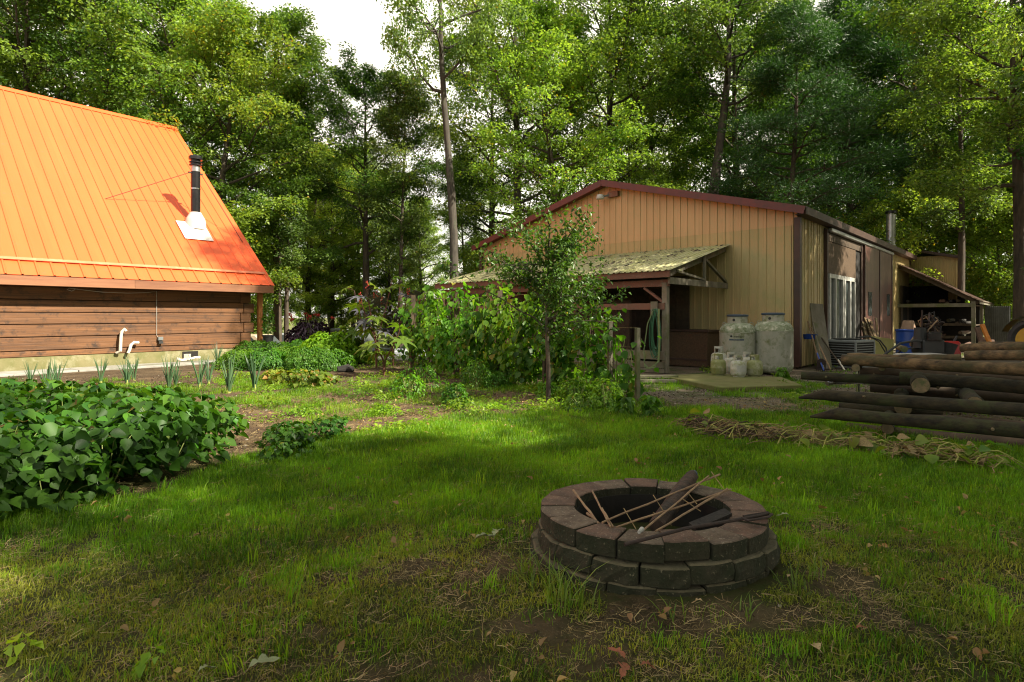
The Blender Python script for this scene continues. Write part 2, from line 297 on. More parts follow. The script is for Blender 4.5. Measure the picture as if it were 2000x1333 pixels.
# ---------------------------------------------------------------- ground
def sm(t): t = np.clip(t, 0, 1); return t*t*(3-2*t)
def vnoise(x, y, s=1.0, o=0.0):
    x = x/s+o; y = y/s-o*1.7
    return (np.sin(x*1.3+1.7*np.sin(y*.9+o))+np.sin(y*1.7+1.3*np.sin(x*1.1+2+o))+np.sin((x+y)*.83+1.1*np.sin((x-y)*1.9)))/3
def gz(x, y):
    x = np.asarray(x, float); y = np.asarray(y, float)
    z = -1.0*sm((y-18.5)/8)*sm((1-x)/3.5)+0.11*np.exp(-((x-.74)**2+(y-3.1)**2)/1.8)
    z = z+.007*np.exp(-((y-2.6)/2.2)**4)*(vnoise(x, y, .045, 2)+.8*vnoise(x, y, .022, 5))*(.4+1.3*bare(x, y))
    z = z+.012*vnoise(x, y, .45)*(1-sm((y-30)/10))+.02*vnoise(x, y, 1.7, 3)*sm((y-3)/2)*(1-sm((y-10)/3))
    return z
def gzs(x, y): return float(gz(x, y))
def lawn_edge(x): return np.interp(x, [-9, -3, -1.7, -.7, 1.9, 4, 7, 12], [5.0, 5.4, 6.3, 7.6, 8.5, 8.0, 6.8, 5.0])
def bare(x, y):      # worn patches in the grass round the pit
    e = lambda cx, cy, rx, ry: np.exp(-((x-cx)/rx)**2-((y-cy)/ry)**2)
    b = .8*e(-.35, 2.95, .5, .18)+1.*e(.75, 2.42, .8, .14)+.5*e(.1, 2.12, .6, .2)+.25*e(-1.3, 2.3, 1.2, .5)+.75*e(1.6, 2.75, .2, .3)+.35*e(-1.2, 4.2, .4, .3)+.4*e(.05, 3.3, .25, .4)
    return np.clip(b+.3*vnoise(x, y, .16, 1)+.3*vnoise(x, y, .07, 4), 0, 1)
def axis(lo, hi, parts):
    return np.unique(np.concatenate([np.linspace(lo, parts[0][0], 14)]+[np.arange(a, b, s) for a, b, s in parts]+[np.linspace(parts[-1][1], hi, 14)]))
gx = axis(-400, 400, [(-30, -9, 1.), (-9, -4, .3), (-4, -2, .09), (-2, 2.8, .028), (2.8, 5, .09), (5, 12, .3), (12, 40, 1.)]); gy = axis(-300, 700, [(-12, 1, .8), (1, 1.7, .09), (1.7, 4, .028), (4, 8, .09), (8, 16, .3), (16, 40, .8)])
X, Y = np.meshgrid(gx, gy, indexing='ij'); V = np.stack([X, Y, gz(X, Y)], -1).reshape(-1, 3)
ny = len(gy); i, j = np.meshgrid(np.arange(len(gx)-1), np.arange(ny-1), indexing='ij'); a = (i*ny+j).ravel()
gm = bpy.data.materials.new('earth_and_turf'); gm.use_nodes = True
me = np_mesh('ground', V, np.stack([a, a+ny, a+ny+1, a+1], 1), gm); me.shade_smooth()
x, y = V[:, 0], V[:, 1]
lawn = sm((lawn_edge(x)-y)/.5+.5+.5*vnoise(x, y, .5))
grav = sm((x-1.6+.4*vnoise(x, y, .8))/1.2)*sm((y-lawn_edge(x)+.2)/.7)*(1-sm((y-30)/6))
far = np.maximum(sm((y-30)/8), sm((-1.5*x-20-y)/10))
def attr(me, name, val):
    at = me.attributes.new(name, 'FLOAT', 'POINT'); at.data.foreach_set('value', np.asarray(val, np.float32))
attr(me, 'lawn', lawn*(1-.75*sm(bare(x, y)*1.5-.3)*(y < 5))); attr(me, 'gravel', grav); attr(me, 'far', far)
ground = link(bpy.data.objects.new('ground', me)); props(ground, kind='structure')
N = gm.node_tree.nodes; L = gm.node_tree.links; b = N['Principled BSDF']; b.inputs['Roughness'].default_value = .95; b.inputs['Specular IOR Level'].default_value = .2
def rgbmix(f, a_, b_):
    m = N.new('ShaderNodeMix'); m.data_type = 'RGBA'; (L.new(f, m.inputs[0]) if not isinstance(f, float) else None)
    for k, q in ((6, a_), (7, b_)):
        if isinstance(q, tuple): m.inputs[k].default_value = col(q)
        else: L.new(q, m.inputs[k])
    return m.outputs[2]
tcg = N.new('ShaderNodeTexCoord')
def noise(s, lo=.35, hi=.65, d=8):
    n = N.new('ShaderNodeTexNoise'); n.inputs['Scale'].default_value = s; n.inputs['Detail'].default_value = d; n.inputs['Roughness'].default_value = .7; L.new(tcg.outputs['Object'], n.inputs['Vector'])
    r = N.new('ShaderNodeMapRange'); r.inputs[1].default_value = lo; r.inputs[2].default_value = hi; L.new(n.outputs[0], r.inputs[0]); return r.outputs[0]
def at(n):
    q = N.new('ShaderNodeAttribute'); q.attribute_name = n; return q.outputs['Fac']
soil = rgbmix(noise(14), (.085, .055, .03), (.03, .02, .012)); soil = rgbmix(noise(1.6, .45, .65), soil, (.13, .09, .05)); soil = rgbmix(noise(95, .56, .66), soil, (.2, .16, .1))
turf = rgbmix(noise(25), (.035, .05, .008), (.05, .042, .016)); g2 = rgbmix(noise(60, .5, .62), (.12, .09, .06), (.3, .26, .21)); g2 = rgbmix(noise(1.1, .5, .62), g2, (.05, .08, .015))
fr = rgbmix(noise(.3), (.1, .13, .03), (.13, .12, .05))
c = rgbmix(at('lawn'), soil, turf); c = rgbmix(at('gravel'), c, g2); c = rgbmix(at('far'), c, fr); L.new(c, b.inputs['Base Color'])
bp = N.new('ShaderNodeBump'); bp.inputs['Strength'].default_value = .9; bp.inputs['Distance'].default_value = .02; L.new(noise(40, 0, 1), bp.inputs['Height']); L.new(bp.outputs[0], b.inputs['Normal'])
# ---------------------------------------------------------------- cabin (local x along the long wall, y inward)
CT = math.atan(.814)
cabin = thing('log_cabin', 'log cabin with steep orange red ribbed metal roof and black stove pipe', 'cabin', (-11.95, 13.5, 0), PI/2-CT)
CM = Matrix.Translation(cabin.location) @ Matrix.Rotation(PI/2-CT, 4, 'Z')
def csee(px, py, p0, nrm):     # the point of a cabin plane (local) seen at a photo pixel
    mi = CM.inverted(); o = mi @ Vector((0, 0, CH)); d = mi.to_3x3() @ Vector(((px-1000)/FP, 1, (HY-py)/FP))
    n = Vector(nrm); t = (Vector(p0)-o).dot(n)/d.dot(n); return o+d*t
def ribs(a0, a1, pitch, rh, rw, first=0.0, minor=0):
    pts = [(a0, 0)]; a = a0+first
    while a < a1-.001:
        for q, hh in ((-rw/2, 0), (-rw/4, rh), (rw/4, rh), (rw/2, 0)):
            if a0 < a+q < a1: pts.append((a+q, hh))
        for k in range(1, minor+1):
            m = a+pitch*k/(minor+1)
            if m+.012 < a1: pts += [(m-.01, 0), (m, .004), (m+.01, 0)]
        a += pitch
    pts.append((a1, 0)); return pts
def sheet(prof, f0, f1, fmap, th=.003):
    n = len(prof); vs = []
    for a, hh in prof: vs.append(fmap(a, hh, f0(a)))
    for a, hh in prof: vs.append(fmap(a, hh, f1(a)))
    return MB().add(vs, [(i, i+1, n+i+1, n+i) for i in range(n-1)])
RZ0, RZ1, RY0, RY1 = 2.30, 8.81, -.55, 7.05
sl_ = math.hypot(RZ1-RZ0, RY1-RY0); ry, rz = (RY1-RY0)/sl_, (RZ1-RZ0)/sl_      # unit up the slope
def roofmap(side=1):
    def f(a, hh, b): return (a, (RY0+ry*b-rz*hh), RZ0+rz*b+ry*hh)
    return f
def roofp(a, b, hh=0): return Vector(roofmap()(a, hh, b))
SPLIT = (csee(0, 505, (0, RY0, RZ0), (0, -rz, ry)).z-RZ0)/rz
XR = 6.46
pr = ribs(0, .9, .3, .024, .055, .15)
up = sheet(pr, lambda a: SPLIT-.04, lambda a: sl_-.02, roofmap()).mesh('roof_panel', 'roofred')
lo = sheet(pr, lambda a: 0, lambda a: SPLIT+.01, lambda a, hh, b: roofmap()(a, hh-.012, b)).mesh('roof_panel', 'roofred')
for k in range(17):
    place('roof_panel', up, cabin, (XR-.9*(k+1), 0, 0)); place('roof_panel', lo, cabin, (XR-.9*(k+1), 0, 0))
MB().beam(roofp(XR-.12, SPLIT, .03), roofp(-9, SPLIT, .03), .1, .014, up=(0, -rz, ry)).obj('roof_flashing', 'roofflash', cabin)
m = MB()
for s in (0, 1):
    vs = [(x_, RY1+(d if s else -d)*1, RZ1+.035-d*rz/ry) for x_ in (-9, XR+.02) for d in (0, .2)]
    m.add([vs[0], vs[1], vs[3], vs[2]], [(0, 1, 2, 3)])
m.obj('ridge_cap', 'roofred', cabin)
back = sheet([(-9, 0), (XR, 0)], lambda a: 0, lambda a: 1, lambda a, hh, b: (a, 2*RY1-RY0-(RY1-RY0)*b, RZ0+(RZ1-RZ0)*b)); back.obj('rear_roof', 'roofred', cabin)
# under-roof boards, fascia, rake trims
MB().beam(roofp(-9, sl_/2, -.05), roofp(XR-.02, sl_/2, -.05), sl_-.06, .03, up=(0, -rz, ry)).obj('roof_deck', 'fascia', cabin)
for k in range(4):
    a0, a1 = -9+k*3.87, -9+(k+1)*3.87-.006; MB().box(((a0+min(a1, XR-.02))/2, RY0+.045, 2.165), (min(a1, XR-.02)-a0, .04, .22)).obj('fascia', 'fascia', cabin)
MB().box(((-9+XR)/2, RY0+.3, 2.07), (XR+8.9, .5, .02)).obj('soffit', 'fascia', cabin)
MB().beam(roofp(XR-.02, .05, -.13), roofp(XR-.02, sl_-.05, -.13), .03, .16, up=(0, -rz, ry)).obj('rake_board', 'roofred', cabin)
# walls: squared logs, each its own piece
zs = [.34, .49, .82, 1.13, 1.42, 1.74, 2.06]
for i in range(len(zs)-1):
    x1 = 5.97+(.0 if i % 2 else .1)
    for a0, a1 in ((-9, -2.2+.9*(i % 3)), (-2.2+.9*(i % 3), x1-.33), (x1-.325, x1)):
        MB().box(((a0+a1)/2, .1, (zs[i]+zs[i+1])/2), (a1-a0-.004, .2+(.02 if a0 > 5 else 0), zs[i+1]-zs[i]-.014), (R.uniform(-.004, .004), 0, 0)).obj('log', 'logwood', cabin, bevel=.014)
MB().box((-1.5, .14, 1.2), (14.8, .1, 1.75)).obj('chinking', 'dark', cabin)
MB().box((-1.5, .12, .16), (14.9, .2, .36)).obj('foundation', 'foundation', cabin)
MB().prism([(0.1, 0), (14, 0), (14, 2.3), (7.05, 8.6), (.1, 2.3)], 5.8, 5.95, 'x').obj('gable_wall', 'logwood', cabin)
MB().prism([(0.1, 0), (14, 0), (14, 2.3), (7.05, 8.6), (.1, 2.3)], -8.9, -8.8, 'x').obj('gable_wall', 'logwood', cabin)
MB().box((-1.5, 13.9, 1.2), (14.8, .1, 2.3)).obj('rear_wall', 'logwood', cabin)
MB().box((6.27, .02, 1.1), (.13, .13, 2.15)).obj('porch_post', 'pinewood', cabin, bevel=.006)
# vent opening in the foundation
v = csee(372, 694, (0, 0, 0), (0, 1, 0)); MB().box((v.x, .015, v.z), (.42, .03, .22)).obj('foundation_vent', 'dark', cabin)
# chimney
cb = csee(382, 440, (0, RY0, RZ0), (0, -rz, ry)); cz = cb.z+.2; ctop = cb.z+2.2
ch = MB().tube([(cb.x, cb.y, cz), (cb.x, cb.y, ctop-.3)], .135, 20).obj('stove_pipe', 'blacksteel', cabin, smooth=True)
MB().lathe([(.137, -.02), (.146, -.02), (.146, .02), (.137, .02)], (cb.x, cb.y, cz+.95), 20, cap=False).obj('band', 'chrome', ch)
MB().lathe([(.137, 0), (.137, .2)], (cb.x, cb.y, ctop-.5), 20).obj('sleeve', 'galv', ch, smooth=True)
MB().lathe([(.15, 0), (.19, .02), (.19, .05), (.15, .06), (.15, .1), (.19, .11), (.19, .14), (.14, .15), (.14, .2), (.2, .21), (.2, .3), (.17, .33)], (cb.x, cb.y, ctop-.33), 20).obj('rain_cap', 'blacksteel', ch, smooth=True)
MB().lathe([(.3, -.34), (.3, -.12), (.27, 0), (.2, .12), (.16, .2)], (cb.x, cb.y, cz), 24).obj('storm_collar', 'lead', ch, smooth=True)
fb = csee(381, 455, (0, RY0, RZ0), (0, -rz, ry)); bb = (fb.z-RZ0)/rz
MB().beam(roofp(fb.x-.42, bb+.05, .035), roofp(fb.x+.42, bb+.05, .035), .95, .012, up=(0, -rz, ry)).obj('flashing_plate', 'lead', ch)
for px, py, sgn in ((205, 389, -1), (474, 474, 1)):
    q = csee(px, py, (0, RY0, RZ0), (0, -rz, ry)); top = Vector((cb.x+sgn*.17, cb.y, ctop-.55))
    MB().tube([top, q], .011, 6).obj('brace_rod', 'redstem' if sgn < 0 else 'iron', ch); MB().box(top, (.09, .05, .05)).obj('bracket', 'iron', ch)
q = csee(205, 389, (0, RY0, RZ0), (0, -rz, ry))
# things on and along the wall
def cabw(p): return CM @ Vector(p)
pts = [csee(px, py, (0, -.12, 0), (0, 1, 0)) for px, py in ((234, 690), (235, 686), (236, 660), (238, 648), (243, 643), (246, 647))]
pts[0] = pts[0]+Vector((-.05, .08, 0))
vp = MB().tube([cabw(p) for p in pts], .038, 12).obj('vent_pipe', 'pvc', smooth=True, label='taller white plastic vent pipe with hooked top on log wall', category='pipe'); 
pts = [csee(px, py, (0, -.12, 0), (0, 1, 0)) for px, py in ((250, 690), (253, 684), (256, 674), (262, 669), (271, 670))]
MB().tube([cabw(p) for p in pts], .038, 12).obj('vent_pipe', 'pvc', smooth=True, label='shorter white plastic elbow pipe on the log wall', category='pipe')
ob = thing('outdoor_socket', 'small grey weatherproof socket box on wall fed by thin white cable', 'socket', (0, 0, 0))
q = csee(313, 662, (0, -.04, 0), (0, 1, 0)); bx = MB().box((0, 0, 0), (.13, .09, .1)).obj('cover', 'grey', ob, bevel=.01); bx.matrix_local = CM @ Matrix.Translation(q)
bx = MB().box((0, 0, 0), (.1, .08, .07)).obj('plug', 'black', ob); bx.matrix_local = CM @ Matrix.Translation(q-Vector((0, .02, .1)))
m = MB(); cpts = [csee(px, py, (0, -.03, 0), (0, 1, 0)) for px, py in ((309, 660), (306, 655), (306, 569))]+[csee(px, py, (0, -.2, 0), (0, 1, 0)) for px, py in ((290, 572), (250, 573), (200, 571), (165, 567), (135, 563), (131, 566), (140, 569), (147, 566))]
m.tube([cabw(p) for p in cpts], .006, 5).obj('cable', 'white', ob)
m = MB(); m.box((6.9, -.85, .03), (0.01, .01, .01))
# walkway along the cabin
for k in range(8):
    a0 = -9+k*2.05; MB().box((a0+1.02, -.62, 0), (2.03, .95, .09)).obj('walkway' if k == 0 else 'walkway', 'concrete', kind='structure', bevel=.008).matrix_world = CM
# white downspout piece lying by the wall
dsp = thing('downspout_elbow', 'white downspout piece lying on the walkway under the foundation vent', 'downspout', cabw(csee(366, 699, (0, -.35, 0), (0, 1, 0))))
a_, b_, c_ = [cabw(csee(px, py, (0, -.35, 0), (0, 1, 0)))-dsp.location for px, py in ((345, 701), (366, 703), (390, 699))]
MB().tube([a_, a_*.6+b_*.4+Vector((0, 0, -.03)), b_, c_*.6, c_], [.05, .035, .04, .035, .05], 10).obj('tube', 'pvc', dsp, smooth=True)
MB().box(b_+Vector((0, 0, .08)), (.14, .1, .16)).obj('mouth', 'pvc', dsp)
# ---------------------------------------------------------------- shed (local x along the right-hand side wall, y along the front)
ST = math.radians(43)
shed = thing('metal_shed', 'big tan ribbed steel shed with dark red trim and open porch', 'shed', (7.13, 14.45, 0), PI/2-ST)
SM = Matrix.Translation(shed.location) @ Matrix.Rotation(PI/2-ST, 4, 'Z')
def sW(*p): return SM @ Vector(p)
def ssee(px, py, p0, nrm):
    mi = SM.inverted(); o = mi @ Vector((0, 0, CH)); d = mi.to_3x3() @ Vector(((px-1000)/FP, 1, (HY-py)/FP))
    n = Vector(nrm); t = (Vector(p0)-o).dot(n)/d.dot(n); return o+d*t
SW, SD, EZ, PKZ = 11.3, 15.4, 3.98, 5.50
def gab(y): return EZ+(PKZ-EZ)*(1-abs(y-SW/2)/(SW/2))
pw = SW/13
for k in range(13):
    y0 = k*pw; prof = ribs(0, pw, pw/4, .02, .045, pw/8, 2)
    if k == 6: prof.append((pw/2, 0)); prof = sorted(set(prof))
    fm = lambda a, hh, b: (-hh, a, b)
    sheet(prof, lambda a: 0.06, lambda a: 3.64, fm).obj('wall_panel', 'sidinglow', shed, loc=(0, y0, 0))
    sheet(prof, lambda a: 3.61, lambda a: gab(y0+a)-.02, lambda a, hh, b: (-hh-.006, a, b)).obj('wall_panel', 'siding', shed, loc=(0, y0, 0))
for x0, x1, zt, z0 in [(.02, .8, EZ, .06), (.8, 1.56, EZ, .06), (1.56, 2.3, EZ, .06), (11.0, 11.9, EZ, .06), (11.9, 12.8, EZ, .06), (12.8, 13.7, EZ, .06), (13.7, 14.6, EZ, .06), (14.6, 15.4, EZ, .06), (2.3, 4.4, EZ, 3.8), (4.4, 6.6, EZ, 3.8), (6.6, 8.8, EZ, 3.8), (8.8, 11.0, EZ, 3.8)]:
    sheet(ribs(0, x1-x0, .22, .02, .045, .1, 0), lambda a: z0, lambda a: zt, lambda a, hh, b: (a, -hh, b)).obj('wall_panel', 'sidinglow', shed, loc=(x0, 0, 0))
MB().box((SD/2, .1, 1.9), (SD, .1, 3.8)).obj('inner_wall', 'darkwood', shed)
MB().box((SD/2, SW, 2), (SD, .1, 4)).obj('rear_side_wall', 'siding', shed)
MB().prism([(0, 0), (SW, 0), (SW, EZ), (SW/2, PKZ), (0, EZ)], .03, .08, 'x').obj('gable_core', 'darkwood', shed)
MB().prism([(0, 0), (SW, 0), (SW, EZ), (SW/2, PKZ), (0, EZ)], SD-.1, SD, 'x').obj('far_gable', 'siding', shed)
for s in (0, 1):
    y0, y1 = (-.25, SW/2) if s == 0 else (SW+.25, SW/2); sl2 = (PKZ-EZ)/(SW/2); z0 = EZ-.25*sl2
    a = Vector((-.3, y0, z0+.06)); b_ = Vector((-.3, y1, PKZ+.06)); c_ = Vector((SD+.3, y1, PKZ+.06)); d_ = Vector((SD+.3, y0, z0+.06))
    u2 = Vector((0, 0, .04)); MB().add([a, b_, c_, d_, a+u2, b_+u2, c_+u2, d_+u2], [(0, 1, 2, 3), (4, 7, 6, 5), (0, 4, 5, 1), (3, 2, 6, 7), (0, 3, 7, 4), (1, 5, 6, 2)]).obj('roof_slope', 'trim', shed)
    MB().beam(Vector((-.31, y0, z0+.0)), Vector((-.31, y1+(.0 if s else .0), PKZ+.0)), .03, .19).obj('gable_trim', 'trim', shed)
    MB().beam(Vector((-.15, y0, z0-.05)), Vector((-.15, y1, PKZ-.05)), .29, .02).obj('gable_soffit', 'trim', shed)
MB().box((SD/2, -.26, EZ-.06), (SD+.5, .03, .19)).obj('eave_fascia', 'browntrim', shed)
MB().box((SD/2, -.13, EZ-.145), (SD+.5, .22, .015)).obj('eave_soffit', 'browntrim', shed)
MB().box((-.012, -.012, 1.93), (.14, .14, 3.72)).obj('corner_trim', 'browntrim', shed)
MB().box((-.02, SW, 1.93), (.14, .14, 3.72)).obj('corner_trim', 'browntrim', shed)
MB().box((2.32, -.05, 1.88), (.09, .09, 3.75)).obj('door_jamb', 'browntrim', shed)
MB().box((6.3, -.05, 1.88), (.18, .09, 3.6)).obj('door_jamb', 'browntrim', shed)
tr = MB().box((6.75, -.13, 3.74), (8.7, .1, .12)).obj('door_track', 'galv', shed, bevel=.02)
MB().box((4.3, -.06, 3.55), (3.9, .05, .22)).obj('header_board', 'darkwood', shed)
MB().box((3.95, -.05, 2.98), (3.2, .04, .9)).obj('infill_board', 'osb', shed)
MB().box((5.85, -.03, 1.8), (.9, .03, 3.5)).obj('dark_gap_sheet', 'dark', shed)  # black sheet standing in for the unlit gap beside the door
pd = MB().box((3.95, -.045, 2.47), (2.9, .1, .12)).obj('patio_door_frame', 'white', shed)
for x_ in (2.55, 3.15, 3.95, 4.15, 4.8, 5.35): MB().box((x_, -.05, 1.22), (.13 if x_ < 5.3 else .1, .11, 2.4)).obj('door_stile', 'white', pd, bevel=.008)
for x0, x1 in ((2.62, 3.08), (3.22, 3.88), (4.22, 4.73), (4.87, 5.3)): MB().box(((x0+x1)/2, -.03, 1.25), (x1-x0, .02, 2.3)).obj('pane', 'glass', pd)
sd = MB().box((8.7, -.11, 1.95), (4.5, .05, 3.5)).obj('sliding_door', 'brownplastic', shed)
for x_, wd in ((6.5, .12), (8.7, .08), (10.9, .12)): MB().box((x_, -.145, 1.95), (wd, .02, 3.5)).obj('door_stile', 'browntrim', sd)
MB().box((8.7, -.146, .28), (4.3, .022, .2)).obj('door_rail', 'browntrim', sd)
for x_ in (7.2, 10.2): MB().box((x_, -.14, 1.75), (.5, .015, .8)).obj('dark_panel', 'glass', sd)
MB().box((8.4, -.05, .12), (12, .06, .24)).obj('skirt_board', 'greywood', shed)
# annex further back with its own roof, and the wood store lean-to
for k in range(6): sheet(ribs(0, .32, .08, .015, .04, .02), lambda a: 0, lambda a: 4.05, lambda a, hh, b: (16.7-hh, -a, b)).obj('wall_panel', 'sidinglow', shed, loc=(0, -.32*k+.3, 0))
MB().box((18.5, -1.5, 2), (3.6, .05, 4)).obj('annex_wall', 'siding', shed)
MB().prism([(-1.75, 3.85), (2.6, 4.95), (2.6, 5.05), (-1.75, 3.97)], 16.4, 20.6, 'x').obj('annex_roof', 'browntrim', shed)
MB().box((16.5, .45, 4.1), (.3, .7, .9)).obj('roof_box', 'browntrim', shed)
LY, LX0, LX1 = -2.45, 12.9, 19.5
def lz(y): return 3.4+(3.4-1.93)/2.45*y*1.0
nl = 7
for k in range(nl):
    x0 = LX0-.15+k*(LX1-LX0+.3)/nl; w2 = (LX1-LX0+.3)/nl
    sheet(ribs(0, w2, .2, .02, .05, .1), lambda a: 0.02, lambda a: -LY+.25, lambda a, hh, b: (a, -b, lz(-b)+.1+hh)).obj('lean_to_sheet', 'rust', shed, loc=(x0, 0, 0))
for x_ in (LX0, 15.1, 17.3, LX1): MB().beam((x_, -.05, lz(-.05)+.0), (x_, LY-.15, lz(LY-.15)+.0), .05, .15).obj('rafter', 'darkwood', shed)
MB().box(((LX0+LX1)/2, LY-.2, lz(LY)-.06), (LX1-LX0+.3, .04, .15)).obj('lean_to_fascia', 'greywood', shed)
for x_ in (LX0, 16.2, LX1): MB().box((x_, LY, .95), (.13, .13, 1.9)).obj('lean_to_post', 'greywood', shed)
MB().box((LX0-.03, LY/2, 1.76), (.05, -LY, .14)).obj('cross_beam', 'greywood', shed)
for z in (1.0, .5): MB().box((LX0+.3, LY/2, z), (.05, -LY, .1)).obj('shelf_rail', 'darkwood', shed)
MB().box((LX0+1.6, LY/2, .97), (2.6, -LY, .04)).obj('shelf', 'darkwood', shed)
MB().box((LX0+1.6, LY/2, 1.76), (2.6, -LY, .04)).obj('shelf', 'darkwood', shed)
MB().box((15.6, LY/2, .95), (.06, -LY, 1.9)).obj('shade_back_panel', 'dark', shed)  # black panel added to paint the lean-to's inner shade
MB().box((15.6, LY/2+.5, 2.2), (.06, 1.3, .9)).obj('shade_panel', 'dark', shed)  # no tarp here: black sheet added to deepen the shade
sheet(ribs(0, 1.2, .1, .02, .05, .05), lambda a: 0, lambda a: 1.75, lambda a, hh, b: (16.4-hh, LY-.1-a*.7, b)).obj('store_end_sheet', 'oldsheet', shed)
# stove pipe on the shed roof
q = ssee(1744, 470, (0, .6, 0), (0, 1, 0)); q = Vector((min(q.x, 15.0), .6, gab(.6)))
cp = MB().tube([(q.x, q.y, q.z-.1), (q.x, q.y, q.z+1.75)], .19, 18).obj('stove_pipe', 'galv', shed, smooth=True)
MB().lathe([(.2, 0), (.24, .02), (.24, .1), (.2, .14), (.1, .16)], (q.x, q.y, q.z+1.75), 18).obj('rain_cap', 'blacksteel', cp, smooth=True)
MB().lathe([(.42, 0), (.3, .1), (.2, .24)], (q.x, q.y, q.z), 18).obj('storm_collar', 'galv', cp, smooth=True)
# yard light under the peak
q = ssee(1198, 381, (0, 0, 0), (1, 0, 0)); yl = thing('yard_light', 'floodlight on a wooden mounting board just under the gable peak of shed', 'light', sW(0, q.y, q.z), PI/2-ST)
MB().box((-.07, -.05, 0), (.12, .36, .17)).obj('mounting_board', 'redwood', yl); MB().tube([(-.12, .1, -.02), (-.25, .2, -.06)], .03, 8).obj('arm', 'grey', yl)
MB().lathe([(.02, .1), (.1, .08), (.13, 0), (.12, -.05), (.03, -.07)], (-.28, .3, -.08), 14).obj('lamp_head', 'white', yl, smooth=True)
# porch on the front
PY0, PY1, PX = 1.79, 9.9, -3.34
def pz(x): return 3.27+(3.27-2.40)/3.34*x
for k in range(9):
    y0 = PY0-.12+k*(PY1-PY0+.24)/9; w2 = (PY1-PY0+.24)/9
    sheet(ribs(0, w2, w2/6, .02, .06, w2/12), lambda a: -.03, lambda a: PX-.12, lambda a, hh, b: (b, a, pz(b)+hh)).obj('porch_roof_sheet', 'porchroof', shed, loc=(0, y0, 0))
MB().box((PX-.05, (PY0+PY1)/2, pz(PX)-.1), (.04, PY1-PY0+.2, .16)).obj('porch_fascia', 'redwood', shed)
MB().box((PX+.15, (PY0+PY1)/2, pz(PX)-.3), (.08, PY1-PY0-.05, .16)).obj('porch_beam', 'redwood', shed)
for y_ in (PY0+.05, 3.8, 5.9, 8, PY1-.05):
    MB().beam((-.03, y_, pz(0)-.12), (PX+.02, y_, pz(PX)-.12), .05, .14).obj('porch_rafter', 'greywood', shed)
for y_ in (PY0+.12, 4.5, 7.2, PY1-.12):
    MB().box((PX+.16, y_, 1.06), (.13, .13, 2.1)).obj('porch_post', 'redwood' if y_ > PY0+.2 else 'greywood', shed, bevel=.006)
    for s in (-1, 1):
        if PY0 < y_+s*.5 < PY1: MB().beam((PX+.16, y_, 1.62), (PX+.16, y_+s*.55, 2.0), .05, .09, up=(1, 0, 0)).obj('porch_brace', 'redwood', shed)
MB().box((PX/2, PY0-.02, 2.15), (-PX-.1, .05, .15)).obj('truss_chord', 'greywood', shed)
MB().box((-1.45, PY0-.03, 2.52), (.09, .05, .7)).obj('truss_king_post', 'greywood', shed)
MB().beam((-1.4, PY0-.03, 2.75), (-.15, PY0-.03, 2.25), .05, .08, up=(0, 1, 0)).obj('truss_web', 'greywood', shed)
MB().beam((-1.5, PY0-.03, 2.25), (-2.9, PY0-.03, 2.38), .05, .07, up=(0, 1, 0)).obj('truss_web', 'greywood', shed)
for z, ht, mt in ((1.56, .15, 'redwood'), (.42, .2, 'greywood'), (.2, .14, 'greywood'), (.06, .1, 'greywood')):
    MB().box((PX+.07, (PY0+PY1)/2+.05, z), (.045, PY1-PY0-.1, ht)).obj('pen_rail', mt, shed)
MB().box((PX-.01, PY0+.32, 1.5), (.03, .17, .34)).obj('hose_hanger', 'greywood', shed)
for k in range(16): MB().box((-.06, 3.05+.43*k, 1.25), (.03, .42, 2.45)).obj('added_dark_board', 'darkwood', shed)  # dark boards added to dim the porch's back wall
for k in range(9): MB().box((LX0+.35+.45*k, -.08, 1.3), (.44, .03, 2.6)).obj('added_dark_board', 'dark' if k % 3 else 'darkwood', shed)  # dark boards added in place of shade along the lean-to wall
for k in range(3): MB().box((PX+1.2+.7*k, 5.2+.4*k, .9), (.04, 3.4, 1.7)).obj('pen_partition', 'darkwood', shed)
# wire mesh of the pen
m = MB(); y0, y1, z0, z1 = PY0+.15, PY1-.2, .5, 1.5; st = .085; k = 0
yy = y0-(z1-z0)
while yy < y1:
    for s in (1, -1):
        a = (yy, z0); b_ = (yy+(z1-z0), z1)
        ya, yb = max(a[0], y0), min(b_[0], y1)
        if yb-ya > .02:
            za, zb = z0+(ya-a[0]), z0+(yb-a[0])
            if s < 0: za, zb = z1-(ya-a[0]), z1-(yb-a[0])
            m.beam((PX+.1, ya, za), (PX+.1, yb, zb), .003, .003)
    yy += st
m.obj('wire_mesh', 'iron', shed, kind='stuff')
# things kept round the shed
cr = thing('plywood_box', 'low brown chipboard box against the shed wall under the porch', 'box', sW(-.75, 2.45, 0), PI/2-ST)
MB().box((0, 0, .47), (.9, 1.3, .9)).obj('carcass', 'osb', cr, bevel=.006); MB().box((0, 0, .95), (1.0, 1.4, .04)).obj('lid', 'browntrim', cr); MB().box((-.46, 0, .2), (.02, 1.3, .04)).obj('batten', 'browntrim', cr)
hz = thing('garden_hose', 'coiled green garden hose hung on the porch post near ground', 'hose', sW(PX-.06, PY0+.27, 1.45), PI/2-ST)
m = MB()
for k in range(9):
    wd = .07+.02*R.random(); ln = 1.0+.22*R.random()-(.1 if k % 3 else -.05); y_ = (R.uniform(-.09, .03)); pts = []
    for i in range(25):
        t = 2*PI*i/24; pts.append((-.02-.012*(k % 3)+.01*math.sin(t*3), y_+wd*math.sin(t)*(1+.5*math.sin(t/2)**2), -ln/2+ln/2*math.cos(t)+.05))
    m.tube(pts, .011, 6, cap=False)
m.obj('coil', 'hose', hz, smooth=True)
m = MB()
